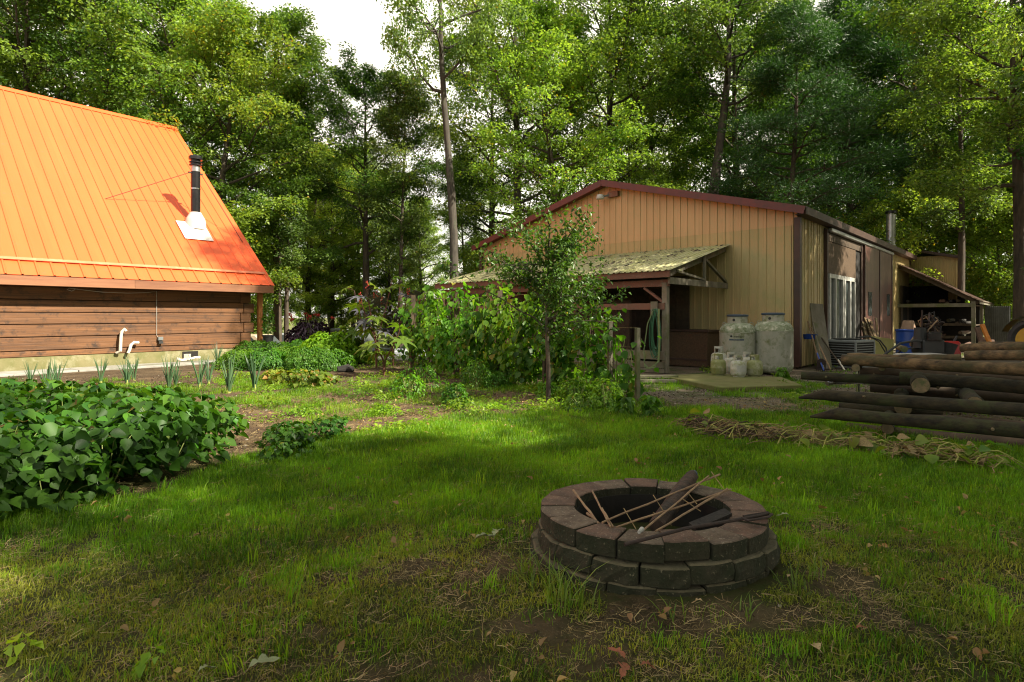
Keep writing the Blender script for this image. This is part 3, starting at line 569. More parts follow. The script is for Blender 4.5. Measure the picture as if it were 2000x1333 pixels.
for k in range(3):
    pts = [(-.06-.01*k, -.12-.02*k+.01*math.sin(i*.5), .05-i*.075) for i in range(17)]+[(-.1, -.05+.05*k, -1.3), (-.1, .1+.05*k, -1.33), (-.1, .22, -1.22), (-.08, .24, -.9), (-.06, .16, -.3), (-.04, .03, .0)]
    m.tube(pts, .012, 6)
m.obj('loose_loop', 'hose_pale', hz, smooth=True)
sb = MB().prism([(-.75, -1.15), (.85, -1.0), (1.25, .35), (.2, 1.2), (-1.1, .9)], 0, .1, 'z').obj('concrete_slab', 'mosscon', kind='structure', bevel=.012); sb.location = (4.25, 11.25, .0); sb.rotation_euler.z = .1
sb2 = MB()
for k in range(3): MB().box((0, 0, .05+.06*(k % 2)), (1.3, .16, .05)).obj('loose_plank', 'greywood', label=['weathered plank on the ground in front of the pen', 'second weathered plank lying beside the slab edge', 'grey plank resting on a brick near hanging hose'][k], category='plank', loc=(2.45+.25*k, 12.0-.28*k, .0))
def txt(cu):
    o = bpy.data.objects.new('lettering', cu); C.objects.link(o); me_ = bpy.data.meshes.new_from_object(o.evaluated_get(bpy.context.evaluated_depsgraph_get())); bpy.data.objects.remove(o); return bpy.data.objects.new('lettering', me_)
def tank(loc, r, H, label, text):
    t = thing('propane_tank', label, 'propane tank', loc, group='tall propane tanks by the shed wall')
    b0 = MB().lathe([(r*.62, .0), (r*.8, .01), (r*.93, .05), (r, .13), (r, .17)], n=32); b0.obj('base_dome', 'tankmoss', t, smooth=True)
    MB().lathe([(r, .17), (r, H-.42), (r*1.0, H-.38)], n=40).obj('shell', 'tank', t, smooth=True)
    MB().lathe([(r*1.012, .165), (r*1.012, .19)], n=40, cap=False).obj('weld_band', 'tank', t); MB().lathe([(r*1.012, H-.4), (r*1.012, H-.375)], n=40, cap=False).obj('weld_band', 'tankmoss', t)
    MB().lathe([(r, H-.38), (r*.97, H-.31), (r*.86, H-.24), (r*.66, H-.185), (r*.3, H-.16)], n=40).obj('shoulder', 'tankmoss', t, smooth=True)
    cl = MB().lathe([(r*.55, H-.18), (r*.55, H-.02), (r*.53, H-.02), (r*.53, H-.18)], n=32, cap=False).obj('collar', 'tank', t, smooth=True)
    MB().lathe([(r*.585, H-.03), (r*.6, H-.02), (r*.6, H+.005), (r*.5, H+.02), (r*.1, H+.025)], n=32).obj('lid', 'bluesteel', cl, smooth=True)
    MB().lathe([(.032, 0), (.032, .004)], n=12).obj('port', 'black', cl).matrix_local = Matrix.Translation((-r*.37, -r*.41, H-.11)) @ Euler((PI/2, 0, -.75)).to_matrix().to_4x4()
    for s in (-1, 1):
        pts = [(s*(r*.78)+.045*math.cos(q), -.03, H-.215+.05*math.sin(q)) for q in [2*PI*i/14 for i in range(15)]]
        MB().tube(pts, .009, 6, cap=False).obj('lifting_lug', 'tank', t, smooth=True)
    if text:
        cu = bpy.data.curves.new('lettering', 'FONT'); cu.body = '\u25c6 superior'; cu.size = .062; cu.extrude = .001; cu.align_x = 'CENTER'; cu.materials.append(MT['blacksteel'])
        o = link(txt(cu), t); a = -PI/2-.42; o.location = ((r+.004)*math.cos(a), (r+.004)*math.sin(a), H-.5); o.rotation_euler = (PI/2, 0, a+PI/2)
        n = 8; da = .62/r*.5*.52; vs = [((r+.003)*math.cos(a-da+2*da*i/n), (r+.003)*math.sin(a-da+2*da*i/n), z) for z in (H-.575, H-.54) for i in range(n+1)]
        MB().add(vs, [(i, i+1, n+2+i, n+1+i) for i in range(n)]).obj('label_bar', 'bluesteel', t)
        cu = bpy.data.curves.new('lettering', 'FONT'); cu.body = 'PROPANE'; cu.size = .03; cu.extrude = .001; cu.align_x = 'CENTER'; cu.materials.append(MT['tank'])
        o = link(txt(cu), t); o.location = ((r+.012)*math.cos(a), (r+.012)*math.sin(a), H-.568); o.rotation_euler = (PI/2, 0, a+PI/2)
    return t
q = PZ(1510, 728, .03); tank(q, .425, 1.36, 'taller weathered white propane tank nearest the shed corner', False)
q = PZ(1442, 727, .03); tank(q+Vector((0, .05, 0)), .40, 1.32, 'weathered propane tank with small lettering, second from shed corner', True)
def cyl(px, py, r, H, mt, label, collar='cylwhite', lab=False):
    q = PZ(px, py, .1); t = thing('gas_cylinder', label, 'gas cylinder', q, R.uniform(-.6, .6), 'small gas cylinders on the mossy slab')
    MB().lathe([(r*.8, 0), (r*.8, .02), (r*.72, .02), (r*.72, .0)], n=20, cap=False).obj('foot_ring', collar, t)
    MB().lathe([(r*.6, .015), (r*.9, .03), (r, .07), (r, H*.32), (r*1.012, H*.33), (r*1.012, H*.36), (r, H*.37), (r, H*.56), (r*.94, H*.66), (r*.75, H*.73), (r*.3, H*.76)], n=28).obj('shell', mt, t, smooth=True)
    c = MB()
    for a0, a1, z0, z1 in ((.3, 5.9, H*.92, H), (.3, 1.2, H*.72, H*.93), (2.2, 3.4, H*.72, H*.93), (4.6, 5.9, H*.72, H*.93)):
        n = 10; rr = r*.55; vs = [((rr+d)*math.cos(a0+(a1-a0)*i/n), (rr+d)*math.sin(a0+(a1-a0)*i/n), z) for d in (0, .006) for z in (z0, z1) for i in range(n+1)]
        k = n+1; c.add(vs, [(i, i+1, k+i+1, k+i) for i in range(n)]+[(2*k+i, 3*k+i, 3*k+i+1, 2*k+i+1) for i in range(n)]+[(k+i, k+i+1, 3*k+i+1, 3*k+i) for i in range(n)])
    c.obj('guard_collar', collar, t, smooth=True); MB().tube([(0, 0, H*.74), (0, 0, H*.86)], .018, 8).box((.03, 0, H*.85), (.07, .025, .025)).obj('valve', 'galv', t)
    if lab:
        n = 6; vs = [((r+.003)*math.cos(-2.4+1.5*i/n), (r+.003)*math.sin(-2.4+1.5*i/n), z) for z in (H*.24, H*.52) for i in range(n+1)]
        MB().add(vs, [(i, i+1, n+2+i, n+1+i) for i in range(n)]).obj('paper_label', 'white', t)
cyl(1404, 726, .17, .56, 'cylwhite', 'taller grey white gas cylinder standing behind the leftmost mossy one'); cyl(1403, 733, .155, .44, 'cylmoss', 'green mossy gas cylinder at the left end of slab', 'cylmoss')
cyl(1428, 730, .14, .46, 'cylwhite', 'pale bluish gas cylinder tucked between two front cylinders'); cyl(1442, 736, .155, .44, 'cylwhite', 'white gas cylinder with a paper label in the middle of row', lab=True); cyl(1474, 735, .155, .44, 'cylmoss', 'green mossy gas cylinder in front of tall corner tank', 'cylmoss'); cyl(1459, 728, .14, .45, 'cylwhite', 'white gas cylinder half hidden behind the two right ones')
# air conditioner
ac = thing('air_conditioner', 'grey square air conditioner unit with louvred sides below patio door', 'air conditioner', (8.7, 15.0, 0), .55)
MB().box((0, 0, .35), (.86, .86, .62)).obj('coil_core', 'dark', ac); MB().box((0, 0, .69), (.92, .92, .07)).obj('top_cover', 'grey', ac, bevel=.02); MB().box((0, 0, .03), (.92, .92, .06)).obj('base_pan', 'grey', ac)
for sx in (-1, 1):
    for sy in (-1, 1): MB().box((sx*.435, sy*.435, .37), (.04, .04, .6)).obj('corner_post', 'grey', ac)
for k in range(9):
    for s in (0, 1): MB().box((0, -.438, .12+.062*k) if s == 0 else (-.438, 0, .12+.062*k), (.84, .012, .018) if s == 0 else (.012, .84, .018)).obj('louvre', 'grey', ac)
MB().lathe([(.3, .725), (.33, .74), (.33, .75), (.1, .76)], n=20).obj('fan_grille', 'black', ac); 
hs = MB().tube([(.2, -.2, .78), (.5, -.3, .8), (.8, -.4, .7), (1.0, -.45, .5), (.95, -.5, .3)], .018, 6).tube([(.2, -.1, .77), (.6, -.2, .82), (.95, -.3, .66), (1.1, -.4, .35)], .015, 6).obj('refrigerant_line', 'black', ac)
# boards and tools leaning at the corner
def lean(px0, py0, px1, py1, Y0, Y1, wd, th, mt, name, label, cat, **kw):
    a = P(px0, py0, Y0); b_ = P(px1, py1, Y1); o = MB().beam(Vector(), b_-a, wd, th, up=(0, -1, .3)).obj(name, mt, loc=a, label=label, category=cat, **kw); return o
lean(1612, 722, 1594, 594, 14.5, 15.2, .34, .03, 'greywood', 'leaning_board', 'wide grey weathered board leaning by the shed corner, rounded top', 'board')
def tool(px0, py0, px1, py1, Y0, Y1, mt, name, label, head=None):
    a = P(px0, py0, Y0); b_ = P(px1, py1, Y1)-a; t = thing(name, label, 'tool', a)
    MB().tube([(0, 0, 0), b_], .018, 7).obj('handle', mt, t)
    if head == 'rake':
        m = MB().box((0, 0, .03), (.4, .03, .03))
        for k in range(9): m.box((-.18+.045*k, 0, -.01), (.008, .012, .08))
        m.obj('head', 'iron', t)
    if head == 'shovel': MB().prism([(-.1, .0), (.1, 0), (.11, .2), (.03, .26), (-.03, .26), (-.11, .2)], -.01, .01, 'y').obj('blade', 'iron', t)
tool(1604, 722, 1578, 628, 14.0, 14.9, 'stick', 'shovel', 'shovel with pale handle leaning left of the grey board', 'shovel')
tool(1610, 724, 1588, 632, 13.9, 14.9, 'greywood', 'rake', 'rake with grey handle leaning in front of grey board', 'rake')
tool(1622, 722, 1584, 640, 13.8, 14.9, 'stick', 'hoe', 'hoe with brown handle crossing behind the rake', None)
tool(1648, 722, 1590, 640, 13.8, 15.2, 'darkwood', 'garden_fork', 'long dark handled fork slanting towards the air conditioner', 'rake')
tool(1650, 724, 1637, 703, 13.7, 13.9, 'pvc', 'white_pipe', 'short white pipe leaning at the end of fork handle', None)
tool(1609, 724, 1596, 690, 13.85, 14.2, 'blue', 'blue_pole', 'bright blue pole standing among the garden tools', None)
bn = thing('blue_bucket', 'shallow blue tub hanging among tools by shed corner', 'tub', P(1581, 655, 14.8)); MB().lathe([(.14, -.1), (.19, .02), (.2, .03), (.18, .02), (.13, -.09)], n=18).obj('bowl', 'blue', bn)
for k, (a, b_, c_, d_) in enumerate(((1716, 690, 1690, 622), (1722, 692, 1696, 624), (1700, 694, 1686, 630))):
    lean(a, b_, c_, d_, 17.0, 19.0-.1*k, .1, .04, 'pole', 'leaning_slab_wood', ['rough lath leaning on sliding door, middle one', 'rough lath leaning on sliding door, nearest the pale board', 'rough lath leaning on sliding door, next to air conditioner'][k], 'board')
lean(1722, 700, 1724, 660, 16.6, 16.7, .62, .03, 'yellowboard', 'pale_board', 'square yellowish board standing against foot of brown sliding door', 'board')
br = thing('plastic_barrel', 'blue plastic barrel under the lean to roof', 'barrel', P(1774, 618+1.33*FP/16.4, 16.4))
MB().lathe([(.27, .0), (.3, .03), (.3, .28), (.31, .3), (.3, .32), (.3, .6), (.31, .62), (.3, .64), (.3, .9), (.285, .93)], n=28).obj('shell', 'blue', br, smooth=True)
MB().lathe([(.31, .9), (.315, .91), (.315, .95), (.29, .96), (.05, .96)], n=28).obj('lid', 'blue', br)
tb = thing('clay_pot', 'upturned tan pot sitting on the lid of the blue barrel', 'pot', P(1774, 618+.37*FP/16.4, 16.4)); MB().lathe([(.19, 0), (.13, .24), (.11, .245)], n=18).obj('pot_body', 'terracotta', tb, smooth=True)
# ---------------------------------------------------------------- trees
def skeleton(rs, H, base, Rr, nl, r0, style):
    paths = []; cl = []
    kink = rs.normal(size=2)*.25
    def trunk(z): return np.array([kink[0]*math.sin(z*.35)+.02*z*kink[1], kink[1]*math.sin(z*.27+1)+.015*z*kink[0], z])
    zs_ = np.linspace(-.3, H*.96, 12); tp = [trunk(z) for z in zs_]; tr_ = [r0*(1.35 if i == 0 else 1)*(1-.93*max(0, z/H)**(1.2 if style != 'pine' else 1)) for i, z in enumerate(zs_)]
    paths.append((tp, tr_, 10))
    az = rs.uniform(0, 6.28)
    for k in range(nl):
        f = (k+.5)/nl; z = H*(base+(.97-base)*f**.9); az += 2.4+rs.normal()*.3
        if style == 'pine': L = Rr*(1-f)**.8+.5; el = .12+.25*f
        elif style == 'slim': L = Rr*(.5+.6*math.sin(PI*min(1, f*1.05))); el = .45+.5*f
        else: L = Rr*(.55+.6*math.sin(PI*min(1, f*.85+.12)))*(1 if f < .8 else 1-.9*(f-.8)/.2*.6); el = .22+.75*f**1.5
        L *= rs.uniform(.8, 1.15); p = trunk(z); d = np.array([math.cos(az)*math.cos(el), math.sin(az)*math.cos(el), math.sin(el)])
        rr = np.interp(z, zs_, tr_)*.5; pts = [p]; n = 6
        for i in range(n):
            d = d+rs.normal(size=3)*.16+np.array([0, 0, .05 if style != 'pine' else .0]); d /= np.linalg.norm(d); pts.append(pts[-1]+d*L/n)
        paths.append((pts, [max(.012, rr*(1-.85*i/n)) for i in range(n+1)], 5))
        for i in range(2, n+1):
            for s in (-1, 1):
                if rs.rand() < .12: continue
                dd = pts[i]-pts[i-1]; dd /= np.linalg.norm(dd); sd = np.cross(dd, [0, 0, 1.]); q = dd*.6+sd*s*.9+np.array([0, 0, rs.uniform(-.25, .35)]); q /= np.linalg.norm(q)
                l2 = L*.32*rs.uniform(.6, 1.2)*(1.15-.1*i); e = pts[i]+q*l2; mdl = pts[i]+q*l2*.5+rs.normal(size=3)*.05
                paths.append(([pts[i], mdl, e], [.022, .014, .006], 4)); cl += [(mdl, .8), (e, 1.)]
        cl.append((pts[-1], 1.1))
    for i in range(6): cl.append((trunk(H*(.9+.02*i))+rs.normal(size=3)*.3, .9))
    return paths, cl
def make_tree(seed, H, base, Rr, nl, r0, nleaf, lsize, mat, bark='bark', style='round', jag=False, spread=.43, fork=None):
    rs = np.random.RandomState(seed)
    paths, cl = skeleton(rs, H, base, Rr, nl, r0, style)
    m = MB()
    for p, r, n in paths:
        if n == 4 and nleaf < 9000: continue
        m.tube(p, r, n, cap=(n > 5), lump=.08 if n > 5 else 0)
    tm = m.mesh('trunk', bark, smooth=True)
    c = np.array([a for a, _ in cl]); s = np.array([b for _, b in cl]); k = rs.choice(len(c), nleaf, p=s/s.sum())
    global NR
    if style == 'pine':
        off = rs.normal(size=(nleaf, 3))*np.array([.3, .3, .09])*spread/.55; pos = c[k]+off
        dr = unit(off*[1, 1, 2]+rs.normal(size=(nleaf, 3))*.25+np.array([0, 0, .25])); nr = unit(rs.normal(size=(nleaf, 3)))
        V, T = leaves(pos, nr, dr, rs.uniform(.7, 1.2, nleaf)*lsize, .16, .02, .05)
    else:
        # layered sprays: each cluster is a slightly tilted disc of leaves with drooping rim
        cn = unit(np.stack([rs.normal(size=len(c))*.3, rs.normal(size=len(c))*.3, np.ones(len(c))], 1)); nrm = cn[k]
        ang = rs.uniform(0, 2*PI, nleaf); rad = spread*np.sqrt(rs.uniform(0, 1, nleaf))*s[k]*1.25
        t1 = unit(np.cross(nrm, [1, .2, .1])); t2 = np.cross(nrm, t1); out = t1*np.cos(ang)[:, None]+t2*np.sin(ang)[:, None]
        pos = c[k]+out*rad[:, None]+nrm*(rs.normal(size=nleaf)*.13*spread/.55-.22*(rad/spread)**2)[:, None]
        dr = unit(out+rs.normal(size=(nleaf, 3))*.55+np.array([0, 0, -.35])); nr = unit(nrm+rs.normal(size=(nleaf, 3))*.55)
        V, T = leaves(pos, nr, dr, rs.uniform(.65, 1.25, nleaf)*lsize, .66, .1, .2, jag)
    return tm, np_mesh('crown', V, T, mat)
TV = {
 'oak': make_tree(1, 20, .52, 5.2, 24, .29, 37700, 0.146, 'oak', 'bark_grey'),
 'edge1': make_tree(2, 17, .12, 4.6, 44, .26, 58000, 0.133, 'maple'),
 'edge2': make_tree(3, 16, .16, 4.2, 40, .24, 52200, 0.133, 'sunlit_leaf'),
 'tall1': make_tree(4, 18, .30, 4.0, 34, .24, 43500, 0.138, 'maple', 'bark'),
 'tall2': make_tree(5, 19, .36, 4.4, 32, .28, 43500, 0.142, 'deep', 'bark'),
 'slim': make_tree(6, 16, .30, 2.6, 28, .15, 24650, 0.129, 'oak', 'bark', 'slim'),
 'sapling': make_tree(7, 6.5, .12, 2.2, 20, .07, 17400, 0.112, 'maple', 'bark', 'slim', spread=.45),
 'lime': make_tree(17, 6.5, .1, 2.3, 20, .07, 15000, .12, 'sunlit_leaf', 'bark', 'slim', spread=.45),
 'pine': make_tree(8, 18, .22, 4.4, 50, .24, 46000, .26, 'needle', 'bark', 'pine', spread=.75),
 'lacy': make_tree(9, 17, .25, 4.2, 30, .2, 23200, 0.129, 'sunlit_leaf', 'bark_grey'),
 'shade': make_tree(10, 15, .26, 4.8, 34, .26, 31900, 0.172, 'deep', 'bark'),
}
trees = []; ORD2 = {}
def tree(kind, px, Y, s=1., rz=None, label='', group=None, X=None, sz=None, name=None, tilt=0):
    x = (px-1000)/FP*Y if X is None else X
    nm = name or {'pine': 'pine_tree', 'sapling': 'sapling', 'lime': 'sapling', 'oak': 'oak_tree'}.get(kind, 'maple_tree')
    t = thing(nm, label, 'tree', (x, Y, gzs(x, Y)-.05), R.uniform(0, 6.28) if rz is None else rz, group or 'trees of the wood round the yard')
    tm, cm = TV[kind]; t.scale = (s, s, sz or s); t.rotation_euler.x = tilt
    place('trunk', tm, t); place('crown', cm, t); trees.append(t); return t
# the ones that can be told apart
tree('oak', 876, 27, .8, 1.0, sz=1.2, label= 'tall straight grey trunked oak between cabin and shed, crown starting high up', name='oak_tree')
tree('slim', 785, 29, .88, .3, 'slim dark trunked tree just left of the tall grey oak')
tree('tall2', 715, 30.5, .78, 2.2, 'tree with several dark stems midway between cabin and oak')
tree('slim', 566, 28.5, .85, 1.7, 'thin brown trunked tree just right of the cabin eave')
tree('tall1', 540, 29, .95, 4.1, 'leafy maple rising behind the end of the cabin roof')
tree('edge2', 435, 27, 1.0, 4, 'bright sunlit maple towering behind the right end of cabin roof')
tree('edge1', 335, 29, 1.15, 2.0, 'dense green maple behind the cabin ridge, above the stove pipe')
tree('tall1', 205, 28, 1.15, .5, 'maple with a pale trunk showing above the cabin ridge')
tree('tall2', 45, 27, 1.1, 5.1, 'dark trunked maple at the far left above the cabin roof')
tree('edge2', 120, 32, 1.2, 3.3, 'yellowing maple behind cabin ridge between two dark trunks')
tree('lacy', 1010, 32, 1.38, .7, 'light leaved tree with thin crown right of the tall oak')
tree('edge2', 1075, 30, 1.05, 5.4, 'bright leafy maple behind the left slope of the shed roof')
tree('edge1', 1190, 34, 1.3, 1.2, 'green maple standing behind the shed peak')
tree('tall1', 1275, 36, 1.1, 3.9, 'maple with layered sunlit sprays behind middle of shed roof')
tree('oak', 1402, 30, 1.15, 3.6, 'big dark forked oak rising behind shed roof', name='oak_tree')
tree('tall2', 1440, 33, 1.05, .2, 'dark leaning trunk tree just right of the forked oak')
tree('pine', 1545, 28, .92, .9, 'tall dark green pine behind right part of the shed roof')
tree('pine', 1660, 33, 1.12, 2.9, 'second pine further right with drooping dark needle sprays')
tree('slim', 1877, 25, 1.0, 2.2, 'straight slender dark trunk behind the lean to')
tree('tall1', 1985, 21, 1.0, 4.4, 'heavy maple at the right edge above the tractor')
tree('tall2', 1790, 33, 1.1, 1.1, 'broad dark maple behind the shed stove pipe')
# the wood behind, trunk beside trunk
WPX = sorted([-60, -180, 250, 400, 505, 600, 650.5, 690, 755, 820.5, 905, 960, 1120, 1230, 1330, 1480, 1560, 1620, 1720, 1760, 1840, 1900, 1940, 1990, 2050, 2110, 2170, 2250, 650, 700, 760, 610, 930, 820])
def wl(px, Y): return 'leafy tree %s in the wood behind, %s from the left' % ('far back' if Y > 41 else 'in the middle rows', ORD[WPX.index(px)])
kinds = ['tall1', 'edge1', 'slim', 'tall2', 'lacy', 'slim', 'edge2', 'tall1']
for i, (px, Y, s) in enumerate([(-60, 33, 1.1), (-180, 26, 1.1), (250, 38, 1.2), (400, 40, 1.15), (505, 42, 1.0), (600, 46, .9), (650.5, 50, .9), (690, 52, .9), (755, 54, .85), (820.5, 52, .74), (905, 46, .95), (960, 41, 1.1), (1120, 42, 1.15), (1230, 47, 1.2),
                                 (1330, 44, 1.2), (1480, 42, 1.2), (1560, 47, 1.25), (1620, 40, 1.15), (1720, 44, 1.15), (1760, 38, 1.1), (1840, 40, 1.1), (1900, 36, 1.1), (1940, 44, 1.2), (1990, 34, 1.0), (2050, 29, 1.0), (2110, 37, 1.1), (2170, 26, 1.0), (2250, 40, 1.1)]):
    tree(kinds[i % 8], px, Y, s, label=wl(px, Y), group='trees of the wood behind')
SPX = sorted([530, 595, 655, 745, 960, 1010, 930, 1690, 1735, 1800, 1850, 1925, 1965, 2010, 470, 1480, 1310, 1240])
for i, (px, Y, s) in enumerate([(530, 31, .9), (595, 41, .95), (655, 43, .9), (745, 46, .8), (960, 33, .9), (1010, 29, .85), (930, 44, .8), (1690, 27, .9), (1735, 31, 1.2), (1800, 28, 1.1), (1850, 30, 1.2), (1925, 27, 1.1), (1965, 31, 1.2), (2010, 26, 1.1), (470, 28, 1.), (1480, 31, 1.2), (1310, 31, 1.2), (1240, 30, 1.1)]):
    tree('lime' if i != 15 else 'sapling', px, Y, s, label='low leafy sapling under the tall trees, %s from the left' % ORD[SPX.index(px)], group='saplings under the tall trees', name='sapling')
# unseen trees added at the right and behind the camera to shade the yard
for i, (x_, y_, s) in enumerate([(9.5, -.5, .78), (13.2, 4.3, .85), (8.5, -5.5, .8), (3, -6.5, .8), (14.5, -3, .9), (12.5, 9.5, .62), (17, 12, .7), (20, 5, .9), (19.5, -1, 1.), (21, 18, .8)]):
    tree('shade', 0, y_, s, X=x_, sz=s*{0: .8, 1: .84}.get(i, 1), label='unseen shade tree at the open side of the yard, %s' % ['nearest to the fire pit', 'beside the log pile', 'behind the fire pit side', 'furthest behind the lawn', 'right behind the nearest shade tree', 'low one past the log pile', 'near the far end of lean to', 'far right in the middle', 'far right in front', 'far right beyond the shed'][i], group='added shade trees at the side of the yard')

for i, (x_, y_, s, z_) in enumerate([(-6, -4.5, 1.1, 1.5), (8.2, -4.1, 1.0, 1.4)]):  # unseen canopy added to block sky light over the near lawn
    tree('shade', 0, y_, s, X=x_, sz=z_, label=['unseen tall tree added to dim the near lawn, bean bed side', 'unseen tall tree added to dim the near lawn, log pile side'][i], group='added tall trees dimming the near lawn')
for i, (px, Y, s) in enumerate([(650, 42, .85), (700, 46, .9), (760, 44, .76), (610, 41, .85), (930, 48, .9), (820, 60, .8)]):
    tree(['edge2', 'lacy', 'lacy', 'edge2', 'lacy', 'edge2'][i], px, Y, s, label=wl(px, Y), group='trees of the wood behind')
t = tree('edge1', 0, 12.0, .78, X=15.0, sz=1.52, label='unseen very tall shade tree beside the yard, second one right of the log pile', group='added shade trees at the side of the yard')  # unseen, stretched tall to thicken the shade on the cabin roof
t = tree('edge1', 0, 10.8, .8, X=13.7, sz=1.5, label='unseen very tall shade tree beside the yard, right of the log pile', group='added shade trees at the side of the yard')  # unseen, stretched tall to shade the right end of the cabin roof
# the far edge of the wood, one mass
n = 15000; x_ = NR.uniform(-95, 115, n); y_ = NR.uniform(62, 78, n); tp_ = 13+3*np.sin(x_*.21)+2*np.sin(x_*.53+1)-5*np.exp(-((x_+8)/7)**2); z_ = -1.2+NR.uniform(0, 1, n)*tp_
keep = NR.uniform(size=n) > .35*(np.sin(x_*.9+z_*.7)*np.sin(z_*1.1+x_*.4) > .2)+.75*np.exp(-((x_+8.5)/4)**2)
pos = np.stack([x_, y_, z_], 1)[keep]; n = len(pos)
V_, T_ = leaves(pos, rnd_dir(n)+[0, -.5, .5], rnd_dir(n), NR.uniform(.4, .9, n), .8, .1, .1, True)
o = link(bpy.data.objects.new('distant_woods', np_mesh('distant_woods', V_, T_, 'maple'))); props(o, kind='stuff')
# ---------------------------------------------------------------- fire pit
pit = thing('fire_pit', 'round stone fire pit of three stepped block rings on the lawn', 'fire pit', (.745, 3.1, -.012)); pit.scale = (.985, .865, 1)
MT['charbrown'] = M('half_burnt_bark', (.075, .045, .03), (.018, .014, .012), 14, .85, .9, stretch=(1, 1, .3))
def blockmesh(ri, ro, z0, z1, n, mat, rough, top):
    da = 2*PI/n-.006/ro; vs = []; A, Z = 5, 3
    for i in range(A):
        a = -da/2+da*i/(A-1)
        for k in range(Z):
            z = z0+(z1-z0)*k/(Z-1); j = R.uniform(-rough, rough) if 0 < i < A-1 or k == 1 else -rough*.6
            r = ro+j-(.006 if k == 2 and not top else 0); vs.append((r*math.sin(a), -r*math.cos(a), z+(R.uniform(-.002, .002) if k == 2 else 0)))
        for k in range(Z):
            z = z0+(z1-z0)*k/(Z-1); r = ri+R.uniform(-rough, rough)*.4; vs.append((r*math.sin(a), -r*math.cos(a), z))
    f = []; W = 2*Z
    for i in range(A-1):
        o, q = i*W, (i+1)*W
        for k in range(Z-1): f += [(o+k, q+k, q+k+1, o+k+1), (o+Z+k, o+Z+k+1, q+Z+k+1, q+Z+k)]
        f += [(o+Z-1, q+Z-1, q+2*Z-1, o+2*Z-1), (o, o+Z, q+Z, q)]
    for o in (0, (A-1)*W): f.append((o, o+1, o+2, o+5, o+4, o+3))
    me_ = MB().add(vs, f).mesh('block', mat if top else 'lip', bevel=.005 if top else .007); me_.materials.append(MT['blockmoss_shade'])
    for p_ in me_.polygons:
        if p_.normal.z < .45: p_.material_index = 1  # faces not turned up take the painted-in shade
    return me_
for ri, ro, z0, z1, n, mats, ph, off in ((.415, .6, .235, .325, 17, ('block', 'blockred'), .08, (0, 0)), (.43, .63, .14, .232, 17, ('blockmoss_shade',)*2, .24, (.012, .0)), (.45, .645, .045, .137, 17, ('blockmoss_shade',)*2, .03, (-.01, .01)), (.47, .65, -.06, .042, 17, ('blockmoss_shade',)*2, .2, (0, 0))):
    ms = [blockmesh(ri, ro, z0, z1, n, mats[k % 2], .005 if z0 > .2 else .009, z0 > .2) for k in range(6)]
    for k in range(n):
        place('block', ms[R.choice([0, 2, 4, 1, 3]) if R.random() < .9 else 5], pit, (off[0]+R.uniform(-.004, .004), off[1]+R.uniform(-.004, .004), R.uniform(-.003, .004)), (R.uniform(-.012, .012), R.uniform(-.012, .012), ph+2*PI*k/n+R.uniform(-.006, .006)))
MB().lathe([(.412, -.05), (.408, .28), (.404, .28), (.4, -.05)], n=40, cap=False).obj('soot_lining', 'dark', pit, smooth=True)
m = MB(); vs = [(0, 0, .05)]; n = 28
for r in (.14, .28, .402):
    for k in range(n): vs.append((r*math.cos(2*PI*k/n), r*math.sin(2*PI*k/n), .04+R.uniform(-.02, .03)))
f = [(0, 1+k, 1+(k+1) % n) for k in range(n)]+[(1+a*n+k, 1+(a+1)*n+k, 1+(a+1)*n+(k+1) % n, 1+a*n+(k+1) % n) for a in range(2) for k in range(n)]
m.add(vs, f).obj('ash_bed', 'ash', pit, smooth=True)
def bent(a, b, n=5, w=.01): return [a+(b-a)*i/(n-1)+(Vector((R.uniform(-w, w), R.uniform(-w, w), R.uniform(-w, w))) if 0 < i < n-1 else Vector()) for i in range(n)]
sticks = [(1120, 958, 3.25, 1171, 1026, 2.85, .0075, 'short brown stick at the left inner edge of fire pit'), (1157, 960, 3.25, 1193, 1030, 2.78, .0065, 'short stick just right of the leftmost one in fire pit'), (1176, 993, 3.0, 1198, 1030, 2.78, .006, 'shortest stick lying between the front sticks of the fire pit'), (1147, 1003, 3., 1170, 1023, 2.84, .008, 'thick stub against the front left inner rim of fire pit'),
          (1176, 1021, 2.8, 1406, 927, 3.45, .0065, 'longest stick crossing the fire pit from front left to back right'), (1204, 1030, 2.72, 1428, 956, 3.3, .006, 'long dark stick lying low across the fire pit'), (1252, 1040, 2.68, 1384, 930, 3.4, .006, 'pale straight stick crossing above the charred log'), (1280, 1038, 2.7, 1421, 955, 3.2, .0065, 'pale stick at right running from front rim to back right rim')]
for a, b_, c_, d_, e, f_, r, lab in sticks:
    p, q = P(a, b_, c_), P(d_, e, f_); MB().tube([x-p for x in bent(p, q, 7, .0022)], [r*R.uniform(.6, .95) for _ in range(7)], 6).obj('stick', 'stick', smooth=True, loc=p, label=lab, category='stick')
for k, (a, b_, c_, d_) in enumerate(((985, 312, 1060, 430), (780, 405, 865, 550), (985, 432, 1115, 525), (1170, 325, 1315, 425), (1210, 275, 1290, 375), (1390, 150, 1480, 275))):
    X = lambda u, v: (1000+u/3.571, 880+v/3.571)
    Y0 = 3.05+.1*(k % 3); p, q = P(*X(a, b_), Y0+.12), P(*X(c_, d_), Y0-.12)
    MB().tube([Vector(), q-p], [.0028, .0022], 5).obj('twig', 'drystem', loc=p, label=['thin pale twig at the middle of the pit, upright one', 'thin pale twig near front left of the pit', 'thin pale twig under the pale straight stick', 'thin pale twig crossing right of the charred log', 'short pale twig beside the top of charred log', 'thin pale twig reaching over the back right rim'][k], category='twig', group='thin twigs over the fire pit')
p, q = P(1352, 930, 3.5), P(1290, 1018, 2.95); d = (q-p); cl = thing('charred_log', 'charred round log leaning out over the back rim of fire pit', 'log', p)
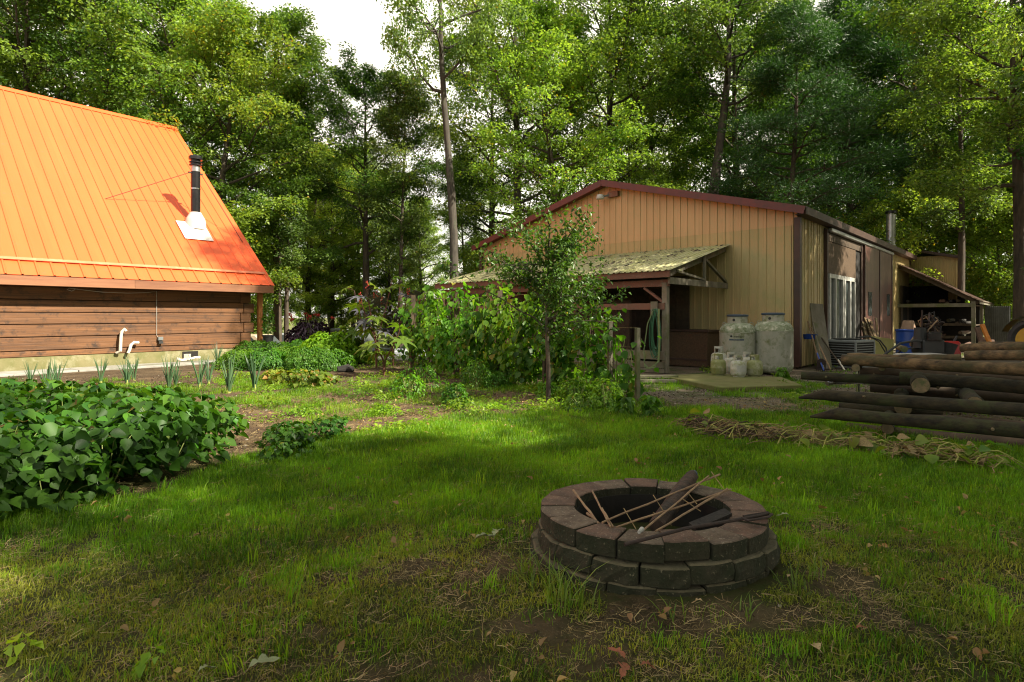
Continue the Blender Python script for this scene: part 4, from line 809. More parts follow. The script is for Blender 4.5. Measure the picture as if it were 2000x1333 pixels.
MB().tube([Vector((0, 0, 0)), d*.15, d*.4, d*.7, d*1.1], [.036, .042, .046, .044, .04], 14, lump=.07).obj('bark', 'charbrown', cl, smooth=True)
MB().tube([-d*.09, -d*.02, d*.02], [.016, .03, .037], 10, lump=.12).obj('burnt_tip', 'bluesteel', cl)
m = MB().tube([P(1220, 1064, 2.49), P(1337, 1033, 2.62), P(1455, 1013, 2.8), P(1500, 1004, 2.9)], .0085, 8).tube([P(1448, 1012, 2.79), P(1460, 1017, 2.77), P(1500, 1011, 2.84), P(1508, 1005, 2.88), P(1500, 1001, 2.93), P(1452, 1009, 2.83)], .006, 7)
m.obj('fire_poker', 'iron', smooth=True, label='dark iron poker with looped handle resting on the front right rim', category='poker')
MB().beam(P(1352, 1030, 2.84), P(1422, 1001, 2.95), .05, .02, up=(0, -.3, 1)).obj('burnt_board', 'char', label='charred board inside the right side of the fire pit', category='board')
MB().tube([P(1248, 1040, 2.66), P(1254, 1034, 2.7)], [.008, .012], 8).obj('ash_lump', 'white', label='small white lump of ash at front edge of pit opening', category='ash lump')
# ---------------------------------------------------------------- pile of poles
def pole(a, b, ra, rb, label, mat='pole', point=0, ext=0.0, group='long poles in the log pile'):
    a = Vector(a); b = Vector(b); d = b-a; b = b+d*ext; d = b-a; L = d.length; d.normalize()
    t = thing('log_pole', label, 'log', a, group=group); n = 9; s = d.cross(Vector((0, 0, 1))).normalized(); u = s.cross(d)
    bow = R.uniform(-.02, .02); pts = [d*L*i/n+u*bow*math.sin(PI*i/n)+s*R.uniform(-.008, .008) for i in range(n+1)]; rr = [ra+(rb-ra)*i/n+R.uniform(-.005, .005) for i in range(n+1)]
    if point: pts = [pts[0]-u*ra*.9]+[pts[0]+d*.28]+pts[1:]; rr = [.012]+[ra]+rr[1:]
    MB().tube(pts, rr, 14, lump=.045).obj('bark', mat, t, smooth=True)
    for e, r, sg in ((pts[0], rr[0], -1), (pts[-1], rr[-1], 1)):
        if r > .03: MB().tube([e+d*sg*.001, e+d*sg*.004], [r*.96, r*.9], 14).obj('cut_end', 'cut', t)
    m = MB()
    for k in range(R.randint(2, 4)):
        q = R.uniform(.15, .85); an = R.uniform(0, 6.28); c0 = d*L*q; rd = s*math.cos(an)+u*math.sin(an); m.tube([c0+rd*ra*.8, c0+rd*(ra+.02)], [.02, .012], 7)
    m.obj('knot', 'cut', t); return t
pole(P(1645, 703, 7.7), P(2000, 722, 6.45), .07, .08, 'thick pale top pole reaching furthest left at hip height in pile', ext=.6)
pole(P(1655, 698, 7.95), P(1875, 701, 7.4), .06, .06, 'thinner pole lying right behind the thick top pole')
pole(P(1877, 680, 8.1), P(2060, 681, 7.3), .062, .066, 'topmost short starting brown pole at right of pile', ext=.8)
pole(P(1912, 675, 7.95), P(2060, 677, 7.35), .055, .06, 'clean brown pole lying over the topmost one', ext=.8)
pole(P(1886, 695, 7.8), P(2060, 698, 7.1), .068, .07, 'clean brown pole just below the topmost pair', ext=.8)
pole(P(1565, 734, 8.2), P(1768, 745, 7.6), .06, .066, 'mossy pole on second level with its left end near concrete slab', 'polegreen', ext=.3)
pole(P(1758, 738, 7.5), P(2010, 760, 6.7), .08, .085, 'fat mossy pole starting midway on the second level', 'polegreen', ext=.6)
pole(P(1560, 768, 7.05), P(2010, 800, 5.95), .066, .078, 'long dark pole with a pointed left end on the third level', 'polegreen', 1, ext=.5)
pole(P(1582, 804, 6.6), P(2010, 843, 5.5), .068, .08, 'lowest long dark pole nearest to the heap of vines', 'polegreen', 1, ext=.5)
pole(P(1640, 795, 7.6), P(1770, 802, 7.2), .06, .06, 'short dark pole half hidden between the two lowest long poles', 'polegreen', ext=.5)
pole(P(1655, 838, 6.85), P(2010, 872, 5.8), .07, .075, 'dark pole added for the shadow on the ground under the pile', 'darkwood', ext=.5)  # added dark pole filling the shadow below the stack
pole(P(1700, 757, 8.2), P(2010, 775, 7.2), .07, .075, 'dark pole at the back on third level', 'darkwood', ext=.5)
for px, py, Y_, px2, py2, Y2 in ((1720, 815, 7.3, 2010, 835, 6.2), (1680, 725, 8.0, 2010, 742, 7.0), (1740, 848, 6.9, 2010, 862, 6.2), (1700, 820, 7.0, 2010, 868, 6.4)):  # extra poles added to darken the pile's inside
    pole(P(px, py, Y_), P(px2, py2, Y2), R.uniform(.05, .07), R.uniform(.05, .07), 'dark pole added to darken the inside of the log pile, %s' % {1720: 'on the third level', 1680: 'just under the thick top pole', 1740: 'lowest one behind the ground pole', 1700: 'slanting behind the lowest long pole'}[px], 'darkwood', ext=.4, group='added inner poles of the log pile')
cd = Vector((.55, .83, 0))
for px, py, Y_, r, ln, lab in ((1797, 753, 7.0, .1, 1.5, 'cross log with pale cut end under the fat mossy pole'), (1763, 797, 6.75, .088, 1.5, 'cross log with ringed mossy cut end above the lowest pole'), (1672, 719, 7.5, .055, 1.1, 'small cross log end under left part of the thick top pole'), (1722, 719, 7.45, .04, 1.1, 'thinnest cross log end beside the small one'), (1905, 790, 6.3, .08, 1.4, 'cross log hidden deep in the right half of pile'), (1735, 838, 6.35, .06, 1.6, 'half buried cross log at the foot of the pile')):
    p = P(px, py, Y_); pole(p, p+cd*ln, r, r, lab, 'polegreen', group='cross logs carrying the poles')
# ---------------------------------------------------------------- trailer with junk behind the poles
def wheel(name, parent, loc, r, w2, rz, rim='galv', rr=.6, kids=True):
    e = thing(name, None, None, loc, rz); e.parent = parent
    Rm = Euler((PI/2, 0, 0)).to_matrix().to_4x4()
    prof = [(r*rr, -w2*.35), (r*.8, -w2*.5), (r*.95, -w2*.45), (r, -w2*.25), (r, w2*.25), (r*.95, w2*.45), (r*.8, w2*.5), (r*rr, w2*.35)]
    o = MB().lathe(prof, n=28, cap=False).obj('tyre', 'black', e, smooth=True); o.matrix_local = Rm
    o = MB().lathe([(r*rr, -w2*.36), (r*rr*.9, -w2*.3), (r*rr*.8, -w2*.1), (r*.25, -w2*.05), (r*.2, w2*.3), (r*.02, w2*.32)], n=24).lathe([(r*rr, w2*.36), (r*rr*.9, w2*.3), (r*rr*.75, w2*.05), (r*.2, w2*.1)], n=24).obj('rim', rim, e, smooth=True); o.matrix_local = Rm
    return e
cpl = P(1632, 755, 8.3); tl = thing('utility_trailer', 'low flat trailer parked behind the log pile, silver coupler at left', 'trailer', (cpl.x+2.42, cpl.y+.5, 0), .18)
MB().box((0, 0, .6), (2.9, 1.2, .05)).box((0, -.6, .6), (2.94, .05, .1)).box((0, .6, .6), (2.94, .05, .1)).obj('bed', 'darkwood', tl)
MB().beam((-1.15, -.3, .5), (-2.0, 0, .38), .06, .08).beam((-1.15, .3, .5), (-2.0, 0, .38), .06, .08).obj('drawbar', 'iron', tl)
MB().box((-2.25, 0, .38), (.5, .09, .06)).tube([(-2.5, 0, .38), (-2.56, 0, .36)], [.05, .04], 10).tube([(-2.05, 0, .1), (-2.05, 0, .6)], .025, 8).obj('coupler', 'chrome', tl)
wheel('wheel', tl, (.3, -.72, .3), .3, .18, 0); wheel('wheel', tl, (.3, .72, .3), .3, .18, 0)
J = lambda px, py, Y_: P(px, py, Y_)
def junk(name, label, cat, loc, rz=0): return thing(name, label, cat, loc, rz)
en = junk('engine', 'small black engine with tangled hoses on the trailer behind the poles', 'engine', J(1812, 692, 9.2))
MB().box((0, 0, .12), (.34, .3, .22)).box((.05, 0, .28), (.2, .22, .14)).obj('block', 'blacksteel', en, bevel=.02)
m = MB()
for k in range(9): m.box((0, -.16, .2+.02*k), (.24, .02, .008))
m.obj('cooling_fin', 'iron', en)
MB().tube([(-.12, 0, .1), (-.12, 0, .42)], [.1, .08], 12).obj('air_filter', 'black', en); MB().tube([(-.02, .1, .3), (-.02, .1, .7)], .012, 6).tube([(.16, .1, .25), (.15, .1, .6)], .02, 7).obj('exhaust', 'iron', en)
for k in range(7):
    pts = [Vector((.1+.14*math.cos(a)*R.uniform(.7, 1.2), .05+.1*math.sin(a*1.3+k), .35+.16*math.sin(a)+.03*k)) for a in [R.uniform(0, 6)+i*.55 for i in range(9)]]
    MB().tube(pts, .008+.003*(k % 3), 5).obj('hose', ['black', 'stick', 'iron'][k % 3], en, smooth=True)
hb = junk('handlebar', 'black curved machine handle lying left of the engine on trailer', 'handlebar', J(1765, 698, 9.1)); MB().tube([(-.35, 0, 0), (-.25, 0, .08), (-.05, 0, .22), (.2, 0, .26), (.42, 0, .24)], .018, 7).tube([(-.1, .1, 0), (.05, .1, .12), (.3, .1, .14)], .014, 7).obj('bar', 'black', hb, smooth=True)
for k, (px, py, r, mt, lab) in enumerate(((1766, 682, .055, 'cut', 'round wood offcut left of the black handlebar on the trailer'), (1795, 671, .06, 'cut', 'pale split wood chunk behind the handlebar on trailer'), (1811, 669, .05, 'cut', 'pale split wood chunk next to the engine on trailer'), (1782, 672, .05, 'stick', 'brown wood chunk left of the two pale chunks on trailer'))):
    p = J(px, py, 9.1+.1*k); o = MB().tube([(0, 0, 0), (.03+.05*k, .2, .02+.02*k)], [r, r*.8], 9, lump=.15).obj('wood_chunk', mt, loc=p, label=lab, category='wood chunk')
MB().prism([(-.33, 0), (.33, 0), (.3, .05), (-.24, .04)], -.2, .2, 'y').obj('plastic_tray', 'white', loc=J(1795, 697, 8.9), label='long flat white plastic tray on the trailer edge', category='tray', bevel=.01)
bk = junk('black_bucket', 'black bucket tipped beside the engine on the trailer', 'bucket', J(1845, 696, 9.2)); MB().lathe([(.1, 0), (.13, .2), (.135, .21), (.12, .2), (.09, .02)], n=18).obj('shell', 'black', bk, smooth=True).rotation_euler = (.0, .25, 0)
rc = junk('red_fuel_can', 'dull red fuel can in the shade under the lean to', 'fuel can', J(1852, 700, 10.5)); MB().box((0, 0, .16), (.34, .24, .3)).obj('can', 'redpaint', rc, bevel=.04); MB().tube([(.1, 0, .3), (.16, 0, .4)], .02, 8).obj('spout', 'black', rc)
# wood stacked in the lean-to, dark tones standing in for its shade
for i in range(26):
    y_ = R.uniform(LY+.2, -.25); z_ = R.choice([.08, .2, .56, .68, 1.05, 1.16, 1.84, 1.94]); a = sW(LX0+.3, y_, z_); b_ = sW(LX0+R.uniform(1.6, 2.8), y_+R.uniform(-.1, .1), z_+R.uniform(-.02, .04))
    MB().tube([Vector(), b_-a], [R.uniform(.04, .08)]*2, 8, lump=.08).obj('stored_timber', R.choice(['darkwood', 'char', 'polegreen', 'rust']), loc=a, label='%s old timber stored in the lean to, %s of the stack' % (['thin', 'thick'][i % 2], ORD[i]), category='timber', group='timbers stored in the lean to')
lean(1942, 692, 1918, 634, 15.0, 15.3, .1, .05, 'orange', 'orange_beam', 'orange painted steel beam leaning at the end of the lean to', 'beam')
lean(1925, 694, 1908, 640, 15.2, 15.6, .12, .04, 'rust', 'rusty_plate', 'rusty plate leaning left of the orange beam', 'plate')
lean(1938, 696, 1930, 662, 15.3, 15.6, .3, .04, 'rust', 'rusty_sheet', 'wide rusty sheet behind the orange beam', 'sheet')
for k in range(4): lean(1700+k*6, 700, 1684+k*9, 640-6*k, 17.6, 18.6, .06, .03, 'pole', 'loose_lath', 'rough lath bundled against the foot of sliding door, %s from the left' % ORD[k], 'board', group='laths against the sliding door')
# tractor, half out of the picture
tq = P(2024, 664, 11.8); tz = tq.z
tc_ = thing('tractor', 'tractor with yellow rimmed rear wheel at the right edge of picture', 'tractor', (tq.x, tq.y, 0), -1.0)
wheel('rear_wheel', tc_, (0, -.1, tz), .42, .3, 0, 'tractoryellow', .66); wheel('rear_wheel', tc_, (0, 1.3, tz), .5, .34, 0, 'tractoryellow', .66); wheel('front_wheel', tc_, (1.7, 0, .32), .32, .2, 0, 'tractoryellow', .6); wheel('front_wheel', tc_, (1.7, 1.15, .32), .32, .2, 0, 'tractoryellow', .6)
MB().box((.9, .6, tz+.12), (2.1, .45, .4)).box((1.5, .6, tz+.42), (1.1, .5, .35)).obj('body', 'tractorgreen', tc_, bevel=.05)
m = MB()
for s in (-.1, 1.3):
    pts = [(.5*math.cos(a), .5*math.sin(a)+tz) for a in [PI*(.1+.8*i/8) for i in range(9)]]
    m.add([(x_, s+y_, z_) for y_ in (-.2, .2) for x_, z_ in pts], [(i, i+1, 10+i, 9+i) for i in range(8)])
m.obj('fender', 'blacksteel', tc_); MB().box((.15, .6, tz+.5), (.45, .5, .12)).box((-.08, .6, tz+.7), (.1, .5, .4)).obj('seat', 'tractoryellow', tc_, bevel=.03); MB().lathe([(.18, 0), (.2, .02), (.18, .03)], (.7, .6, tz+.75), 18).tube([(.85, .6, tz+.4), (.7, .6, tz+.76)], .02, 7).obj('steering_wheel', 'black', tc_)
# ---------------------------------------------------------------- vehicles beyond the garden
def car(label, cat, loc, rz, L, W, H, paint, side, kind='wagon', name='parked_car'):
    t = thing(name, label, cat, loc, rz); h = H*.56; gb = .22
    if kind == 'truck': body = [(-L/2, .35), (-L/2, h), (-L*.08, h), (L*.5, h*.96), (L*.5, .4), (L*.4, .3), (-L*.45, .3)]; cab = [(-L*.1, h), (-L*.07, H), (L*.14, H), (L*.24, h)]
    elif kind == 'wagon': body = [(-L/2, .35), (-L*.5, h), (L*.2, h*1.0), (L*.48, h*.86), (L*.5, .45), (L*.42, .3), (-L*.45, .3)]; cab = [(-L*.48, h), (-L*.44, H), (L*.08, H), (L*.22, h)]
    else: body = [(-L/2, .35), (-L*.49, h*.95), (L*.2, h), (L*.46, h*.85), (L*.5, .45), (L*.42, .25), (-L*.45, .25)]; cab = [(-L*.38, h), (-L*.22, H), (L*.05, H), (L*.22, h)]
    MB().prism(body, -W/2, W/2, 'y').obj('body', paint, t, bevel=.05)
    if side: 
        for s in (-1, 1): MB().box((-.1, s*(W/2+.006), h*.68), (L*.9, .012, h*.38)).obj('side_panel', side, t)
    W2 = W*.44; m = MB(); n = len(cab); vs = [(x_, -W2+(z_-h)*.18, z_) for x_, z_ in cab]+[(x_, W2-(z_-h)*.18, z_) for x_, z_ in cab]
    m.add(vs, [(0, 1, 2, 3), (7, 6, 5, 4), (1, 5, 6, 2), (0, 4, 5, 1), (2, 6, 7, 3)]).obj('cab', paint, t, bevel=.03)
    ins = lambda a, b_, f: (a[0]+(b_[0]-a[0])*f, a[1]+(b_[1]-a[1])*f)
    for s in (-1, 1):
        k = 3 if kind == 'wagon' else 2
        for i in range(k):
            f0, f1 = (i+.08)/k, (i+.92)/k; lo0, lo1 = ins(cab[0], cab[3], f0*.9+.05), ins(cab[0], cab[3], f1*.9+.05); up0, up1 = ins(cab[1], cab[2], f0*.92+.04), ins(cab[1], cab[2], f1*.92+.04)
            q = [(lo0[0], h+.05), (lo1[0], h+.05), (up1[0], H-.09), (up0[0], H-.09)]
            MB().add([(x_, s*(W2-(z_-h)*.18+.012), z_) for x_, z_ in q], [(0, 1, 2, 3)]).obj('side_window', 'glass', t)
    a, b_ = cab[2], cab[3]; p0, p1 = ins(a, b_, .12), ins(a, b_, .9)
    MB().add([(p0[0]+.02, -W2*.85, p0[1]), (p0[0]+.02, W2*.85, p0[1]), (p1[0]+.02, W2*.92, p1[1]), (p1[0]+.02, -W2*.92, p1[1])], [(0, 1, 2, 3)]).obj('windscreen', 'glass', t)
    for sx in (-.32, .33):
        for s in (-1, 1): wheel('wheel', t, (L*sx, s*(W/2-.08), .34), .34, .2, 0)
    for s in (-1, 1):
        MB().box((L*.5+.01, s*W*.36, h*.78), (.04, W*.16, .14)).obj('headlight', 'white', t, bevel=.01); MB().box((L*.49+.015, s*W*.47, h*.78), (.05, .08, .12)).obj('indicator', 'orange', t)
    MB().box((L*.5+.04, 0, .48), (.1, W*.96, .16)).obj('bumper', 'chrome', t, bevel=.02); MB().box((L*.5+.01, 0, h*.78), (.03, W*.5, .16)).obj('grille', 'galv', t)
    return t
gzz = gzs(-8, 27)
car('beige estate car with woodgrain sides parked beyond cabin corner', 'car', (-11.6, 26.2, gzz), -.15, 4.8, 1.8, 1.5, 'carbeige', 'carwood')
car('dark pickup truck parked beyond the tall star leaved plants', 'truck', (-7.3, 25.8, gzz), -.9, 5.0, 1.85, 1.78, 'cardark', None, 'truck', 'pickup_truck')
car('pale low car parked to the right of the dark pickup truck', 'car', (-4.3, 27.5, gzz), -2.9, 4.5, 1.75, 1.4, 'carwhite', None, 'sedan')
car('silver car just showing behind the beige estate car', 'car', (-11.2, 30.5, gzz), .1, 4.4, 1.75, 1.45, 'carwhite', None, 'sedan')
dr = MB(); dr.box((0, 0, 0), (9.5, 1.6, .06)); o = dr.obj('driveway', 'concrete', kind='structure'); o.location = (-4.3, 18.2, .0); o.rotation_euler.z = -.08
# ---------------------------------------------------------------- garden plants
def blade(name, mat, L, prof, fold=.15, curl=.3, notch=0, n=None):
    n = len(prof); vs = [(0, 0, 0)]; f = []
    for i, w2 in enumerate(prof):
        t = (i+1)/(n+1); z = -curl*L*t*t; vs += [(L*t, w2*L, z+fold*w2*L+.0), (L*t, 0, z), (L*t, -w2*L, z+fold*w2*L)]
    vs.append((L, 0, -curl*L)); e = len(vs)-1
    f += [(0, 2, 1), (0, 3, 2)]
    for i in range(n-1):
        a = 1+3*i; b_ = a+3; f += [(a, a+1, b_+1, b_), (a+1, a+2, b_+2, b_+1)]
    a = 1+3*(n-1); f += [(a, a+1, e), (a+1, a+2, e)]
    me = MB().add(vs, f).mesh(name, mat); me.shade_smooth(); return me
BL = [blade('leaf', m_, 1, [.34*w_, .46*w_, .4*w_, .24*w_, .1*w_], f_, c_) for m_, w_, f_, c_ in (('beanobj', 1, .35, .22), ('beanobj', .95, .1, .42), ('beanobj', 1.05, .6, .15), ('beanobj', .9, -.2, .3), ('bean_old', .95, .3, .5))]
def bean_plant(k, nlv, rad, ht):
    t = thing('bean_plant', '', 'bean plant'); st = MB()
    for i in range(nlv):
        a = R.uniform(0, 6.28); q = math.sqrt(R.random()); rr = rad*q*1.08; z = ht*(R.uniform(.25, 1) if q > .75 else R.uniform(.7, 1))*(1-.28*q*q); e = Vector((rr*math.cos(a), rr*math.sin(a), z))
        if i % 2 == 0: st.tube([Vector((rr*.2*math.cos(a), rr*.2*math.sin(a), 0)), e*.55+Vector((0, 0, z*.15)), e], [.005, .0035, .0022], 4)
        tilt = .25+.75*q+R.uniform(-.15, .2)
        for s, da in ((0, 0), (1, 1.5), (2, -1.5)):
            mm = BL[4] if R.random() < .025 else R.choice(BL[:4]); sz = R.uniform(.075, .125); az = a+da+R.uniform(-.3, .3)
            place('leaf', mm, t, e, (R.uniform(-.35, .35), tilt*(1 if s == 0 else .45)+R.uniform(-.15, .3), az), sz)
    st.obj('stem', 'stem', t); return t
protos = []
for k in range(3):
    t = bean_plant(k, 16, .36, .52); n_ = 210; a = NR.uniform(0, 6.28, n_); c_ = NR.uniform(.12, .93, n_); q_ = .4*np.sqrt(NR.uniform(.1, 1, n_))*(1-.25*c_**3)
    V_, T_ = leaves(np.stack([q_*np.cos(a), q_*np.sin(a), .5*c_], 1), np.stack([np.cos(a)*.6, np.sin(a)*.6, np.ones(n_)], 1)+NR.normal(size=(n_, 3))*.4, np.stack([np.cos(a), np.sin(a), -.3-0*a], 1)+NR.normal(size=(n_, 3))*.5, NR.uniform(.07, .12, n_), .8, .12, .25, 'round')
    place('foliage', np_mesh('foliage', V_, T_, 'bean'), t); protos.append(t); used = 0
ci, co_ = [], 0
for ri, (yy, xa, xb) in enumerate(((3.72, -4.9, -3.35), (4.12, -5.6, -3.12), (4.6, -5.9, -2.95), (5.1, -6.3, -2.92), (5.6, -6.6, -3.05), (6.1, -7, -3.25), (6.6, -7.3, -3.65), (7.1, -7.2, -4.1))):
    x_ = xa
    while x_ <= xb+.01:
        ci.append((x_+R.uniform(-.08, .08), yy+R.uniform(-.1, .1)-(.1 if x_ > xb-.3 else 0), ri, int((xb-x_)/.46+.01))); x_ += .46
lowp = [(-2.3, 6.0), (-2.0, 6.35), (-2.15, 5.5)]
for i, (x_, y_, *rc_) in enumerate(ci+lowp):
    sc_ = R.uniform(.95, 1.2)*(1 if i < len(ci) else .5)
    if y_ > 6.3 and i < len(ci): sc_ *= .92
    lab = 'broad leaved bean plant, %s from the right end in the %s row from the lawn' % (ORD[rc_[1]], ORD[rc_[0]]) if i < len(ci) else 'small stunted bean plant beside the big bed, %s' % ['leftmost one', 'the one further back', 'nearest the lawn'][i-len(ci)]
    o = protos[i] if i < 3 else dup(protos[i % 3])
    o.location = (x_, y_, gzs(x_, y_)); o.rotation_euler.z = R.uniform(0, 6.28); o.scale = (sc_, sc_, sc_*R.uniform(.9, 1.1)); o['label'] = lab; o['group'] = 'bean plants in the bed' if i < len(ci) else 'small bean plants beside the bed'
# onions
def onion(k, n, h):
    t = thing('onion_plant', '', 'onion plant')
    for i in range(n):
        a = R.uniform(0, 6.28); ln = h*R.uniform(.65, 1.05); sp = R.uniform(.02, .22); r0 = R.uniform(.009, .014)
        pts = [Vector((math.cos(a)*(sp*q**1.5+.015), math.sin(a)*(sp*q**1.5+.015), ln*q)) for q in (0, .25, .5, .75, 1)]
        if R.random() < .18: pts[-1] = pts[3]+Vector((math.cos(a)*.12, math.sin(a)*.12, -.02))
        MB().tube(pts, [r0*.9, r0, r0*.85, r0*.6, .001], 6).obj('leaf', 'onion', t, smooth=True)
    MB().tube([(0, 0, -.03), (0, 0, .03), (0, 0, .1)], [.03, .03, .02], 8).obj('bulb', 'palestalk', t); return t
on = [onion(k, 14, .68) for k in range(3)]
OPX = [92, 110, 197, 248, 262, 330, 343, 390, 408, 447, 497, 425, 505, 520, 60, 560]
for i, (px, py, s) in enumerate([(92, 775, .95), (110, 768, .9), (197, 748, .8), (248, 752, .85), (262, 746, .8), (330, 762, .95), (343, 758, .8), (390, 757, .95), (408, 750, .8), (447, 768, 1.1), (497, 763, 1.05), (425, 712, .9), (505, 716, .95), (520, 712, .8), (60, 752, .7), (560, 716, .7)]):
    q = PZ(px, py, 0); o = on[i] if i < 3 else dup(on[i % 3]); o.location = (q.x, q.y, gzs(q.x, q.y)); o.scale = (s, s, s); o.rotation_euler.z = R.uniform(0, 6)
    o['label'] = 'clump of upright blue green onion leaves, %s from the left in the garden' % ORD[sorted(OPX).index(px)]; o['group'] = 'onion clumps in the garden row'
# leafy bushes
def bush(name, mat, n, rx, ry, h, ls, label, cat, loc, wid=.5, stems=8, stemmat='stem', group=None, base=.1, bump=True, stemr=.006):
    t = thing(name, label, cat, loc, R.uniform(0, 6.28) if rx == ry else 0, group)
    a = NR.uniform(0, 2*PI, n); c = NR.uniform(base, 1, n); q = NR.uniform(.55, 1, n)**.5
    zz = c; rad = np.sqrt(np.maximum(0, 1-(zz*2-1 if base < .05 else zz)**2*.9))*q
    lob = 1+.18*np.sin(a*3+c*5)+.12*np.sin(a*7+1)
    pos = np.stack([rx*rad*np.cos(a)*lob, ry*rad*np.sin(a)*lob, h*zz*(1+.08*np.sin(a*5))], 1)
    nr = unit(np.stack([np.cos(a)*rad, np.sin(a)*rad, .6+zz], 1)+NR.normal(size=(n, 3))*.45); dr = unit(np.stack([np.cos(a), np.sin(a), -.3+0*a], 1)+NR.normal(size=(n, 3))*.6)
    V_, T_ = leaves(pos, nr, dr, NR.uniform(.6, 1.3, n)*ls, wid, .12, .3); place('foliage', np_mesh('foliage', V_, T_, mat), t)
    m = MB()
    for k in range(stems):
        b_ = R.uniform(0, 6.28); e = Vector((rx*.75*math.cos(b_)*R.random(), ry*.75*math.sin(b_)*R.random(), h*R.uniform(.7, .95))); m.tube([e*.15*Vector((1, 1, 0)).length*0+Vector((e.x*.3, e.y*.3, 0)), e*.5, e], [stemr, stemr*.8, stemr*.5], 4)
    m.obj('stem', stemmat, t); return t
for i, (px, py, rx, h) in enumerate([(470, 720, .45, .45), (520, 722, .5, .5), (560, 718, .5, .5), (600, 722, .5, .55), (640, 722, .5, .5), (540, 706, .5, .55), (590, 706, .5, .6), (495, 702, .5, .55)]):
    q = PZ(px, py, 0); bush('herb_clump', 'herb', 2600, rx*1.25, rx*1.25, h, .075, 'feathery dark green herb clump, %s' % ['front row beside the cabin corner', 'front row, second from the cabin corner', 'front row, third from the cabin corner', 'front row, fourth from the cabin corner', 'front row, next to the lime bush', 'back row, middle one', 'back row, nearest the lime bush', 'back row, nearest the cabin corner'][i], 'herb', (q.x, q.y, gzs(q.x, q.y)), group='green herb clumps beyond the onions', stems=20)
q = PZ(650, 712, 0); bush('lime_bush', 'limebush', 2600, .95, .6, .85, .11, 'bright lime green leafy bush in sun between herbs and driveway', 'bush', (q.x, q.y, 0), wid=.7)
q = PZ(690, 709, 0); bush('lime_bush', 'limebush', 1200, .5, .4, .6, .1, 'smaller lime green bush right beside the biggest lime bush', 'bush', (q.x, q.y, 0), wid=.7)
# flower pots
def pot(px, py, r, h, mt, label, cat='flower pot', z=0):
    q = PZ(px, py, z); t = thing('flower_pot', label, cat, (q.x, q.y, gzs(q.x, q.y)))
    MB().lathe([(r*.72, 0), (r*.95, h*.85), (r*1.05, h*.86), (r*1.05, h), (r*.9, h), (r*.88, h*.9)], n=22).obj('shell', mt, t, smooth=True); return t, q
t_, q = pot(606, 699, .33, .45, 'black', 'black pot holding the dark purple leaved plant with red flowers')
bush('purple_plant', 'purple', 700, .6, .6, .75, .2, 'dark purple leaved plant in a pot below red flowers', 'plant', (q.x, q.y, .4), wid=.3)
cn = thing('red_flower_plant', 'red flowers on tall stems behind the purple leaved plant', 'flower', (q.x-.1, q.y+.15, .35)); m = MB(); fl = MB()
for k in range(10):
    e = Vector((R.uniform(-.75, .75), R.uniform(-.2, .2), R.uniform(.75, 1.1))); m.tube([Vector((e.x*.2, 0, 0)), e], .008, 4); 
    for j in range(5): c0 = e+Vector((R.uniform(-.06, .06), R.uniform(-.06, .06), R.uniform(-.04, .06))); fl.lathe([(.004, -.03), (.02, 0), (.028, .02), (.008, .03)], c0, 7)
m.obj('stem', 'stem', cn); fl.obj('blossom', 'red', cn)
q2 = PZ(460, 690, 0)
t_, q = pot(499, 700, .17, .32, 'black', 'black pot with a small vine at the foot of the cabin post'); t_.location = cabw((6.35, -.35, .42)); bush('potted_vine', 'herb', 160, .16, .16, 1.15, .1, 'thin climbing plant growing up the cabin corner post', 'plant', t_.location+Vector((0, 0, .3)), stems=3)
MB().lathe([(.2, 0), (.2, .42)], n=16).obj('pot_stand', 'greywood', loc=t_.location-Vector((0, 0, .42)), label='round wooden stand under the black pot at cabin corner', category='stand')
t_, q = pot(681, 712, .2, .36, 'black', 'grey black nursery pot standing at the driveway edge'); bush('potted_shrub', 'castor_green', 90, .3, .3, .7, .2, 'broad leaved seedling in the nursery pot at driveway edge', 'plant', (q.x, q.y, .32), wid=.8, stems=3)
q = PZ(660, 728, 0); MB().tube([(0, 0, 0), (.2, .1, .05), (.35, 0, .02)], [.08, .1, .06], 9, lump=.2).obj('dark_stone', 'dark', loc=(q.x, q.y, .05), label='dark stone lying in front of the nursery pot', category='stone')
# hoop with tyre-like arch, wicker ring
q = P(695, 690, 19.5); MB().tube([Vector((.38*math.cos(a), 0, .6*math.sin(a))) for a in [PI*i/14 for i in range(15)]], .05, 8).obj('rubber_arch', 'grey', loc=(q.x, q.y, 0), smooth=True, label='grey arched hose end standing over the lime bush', category='hose')
q = P(811, 668, 18.6); t = thing('wicker_hoop', 'orange brown wicker hoop hanging near the left trellis post', 'hoop', q); MB().tube([Vector((.13*math.cos(a), .02*math.sin(a*3), .36*math.sin(a))) for a in [2*PI*i/20 for i in range(21)]], .018, 6, cap=False).tube([Vector((.06*math.cos(a), .02, .3*math.sin(a))) for a in [2*PI*i/20 for i in range(21)]], .012, 6, cap=False).obj('ring', 'orange', t, smooth=True)
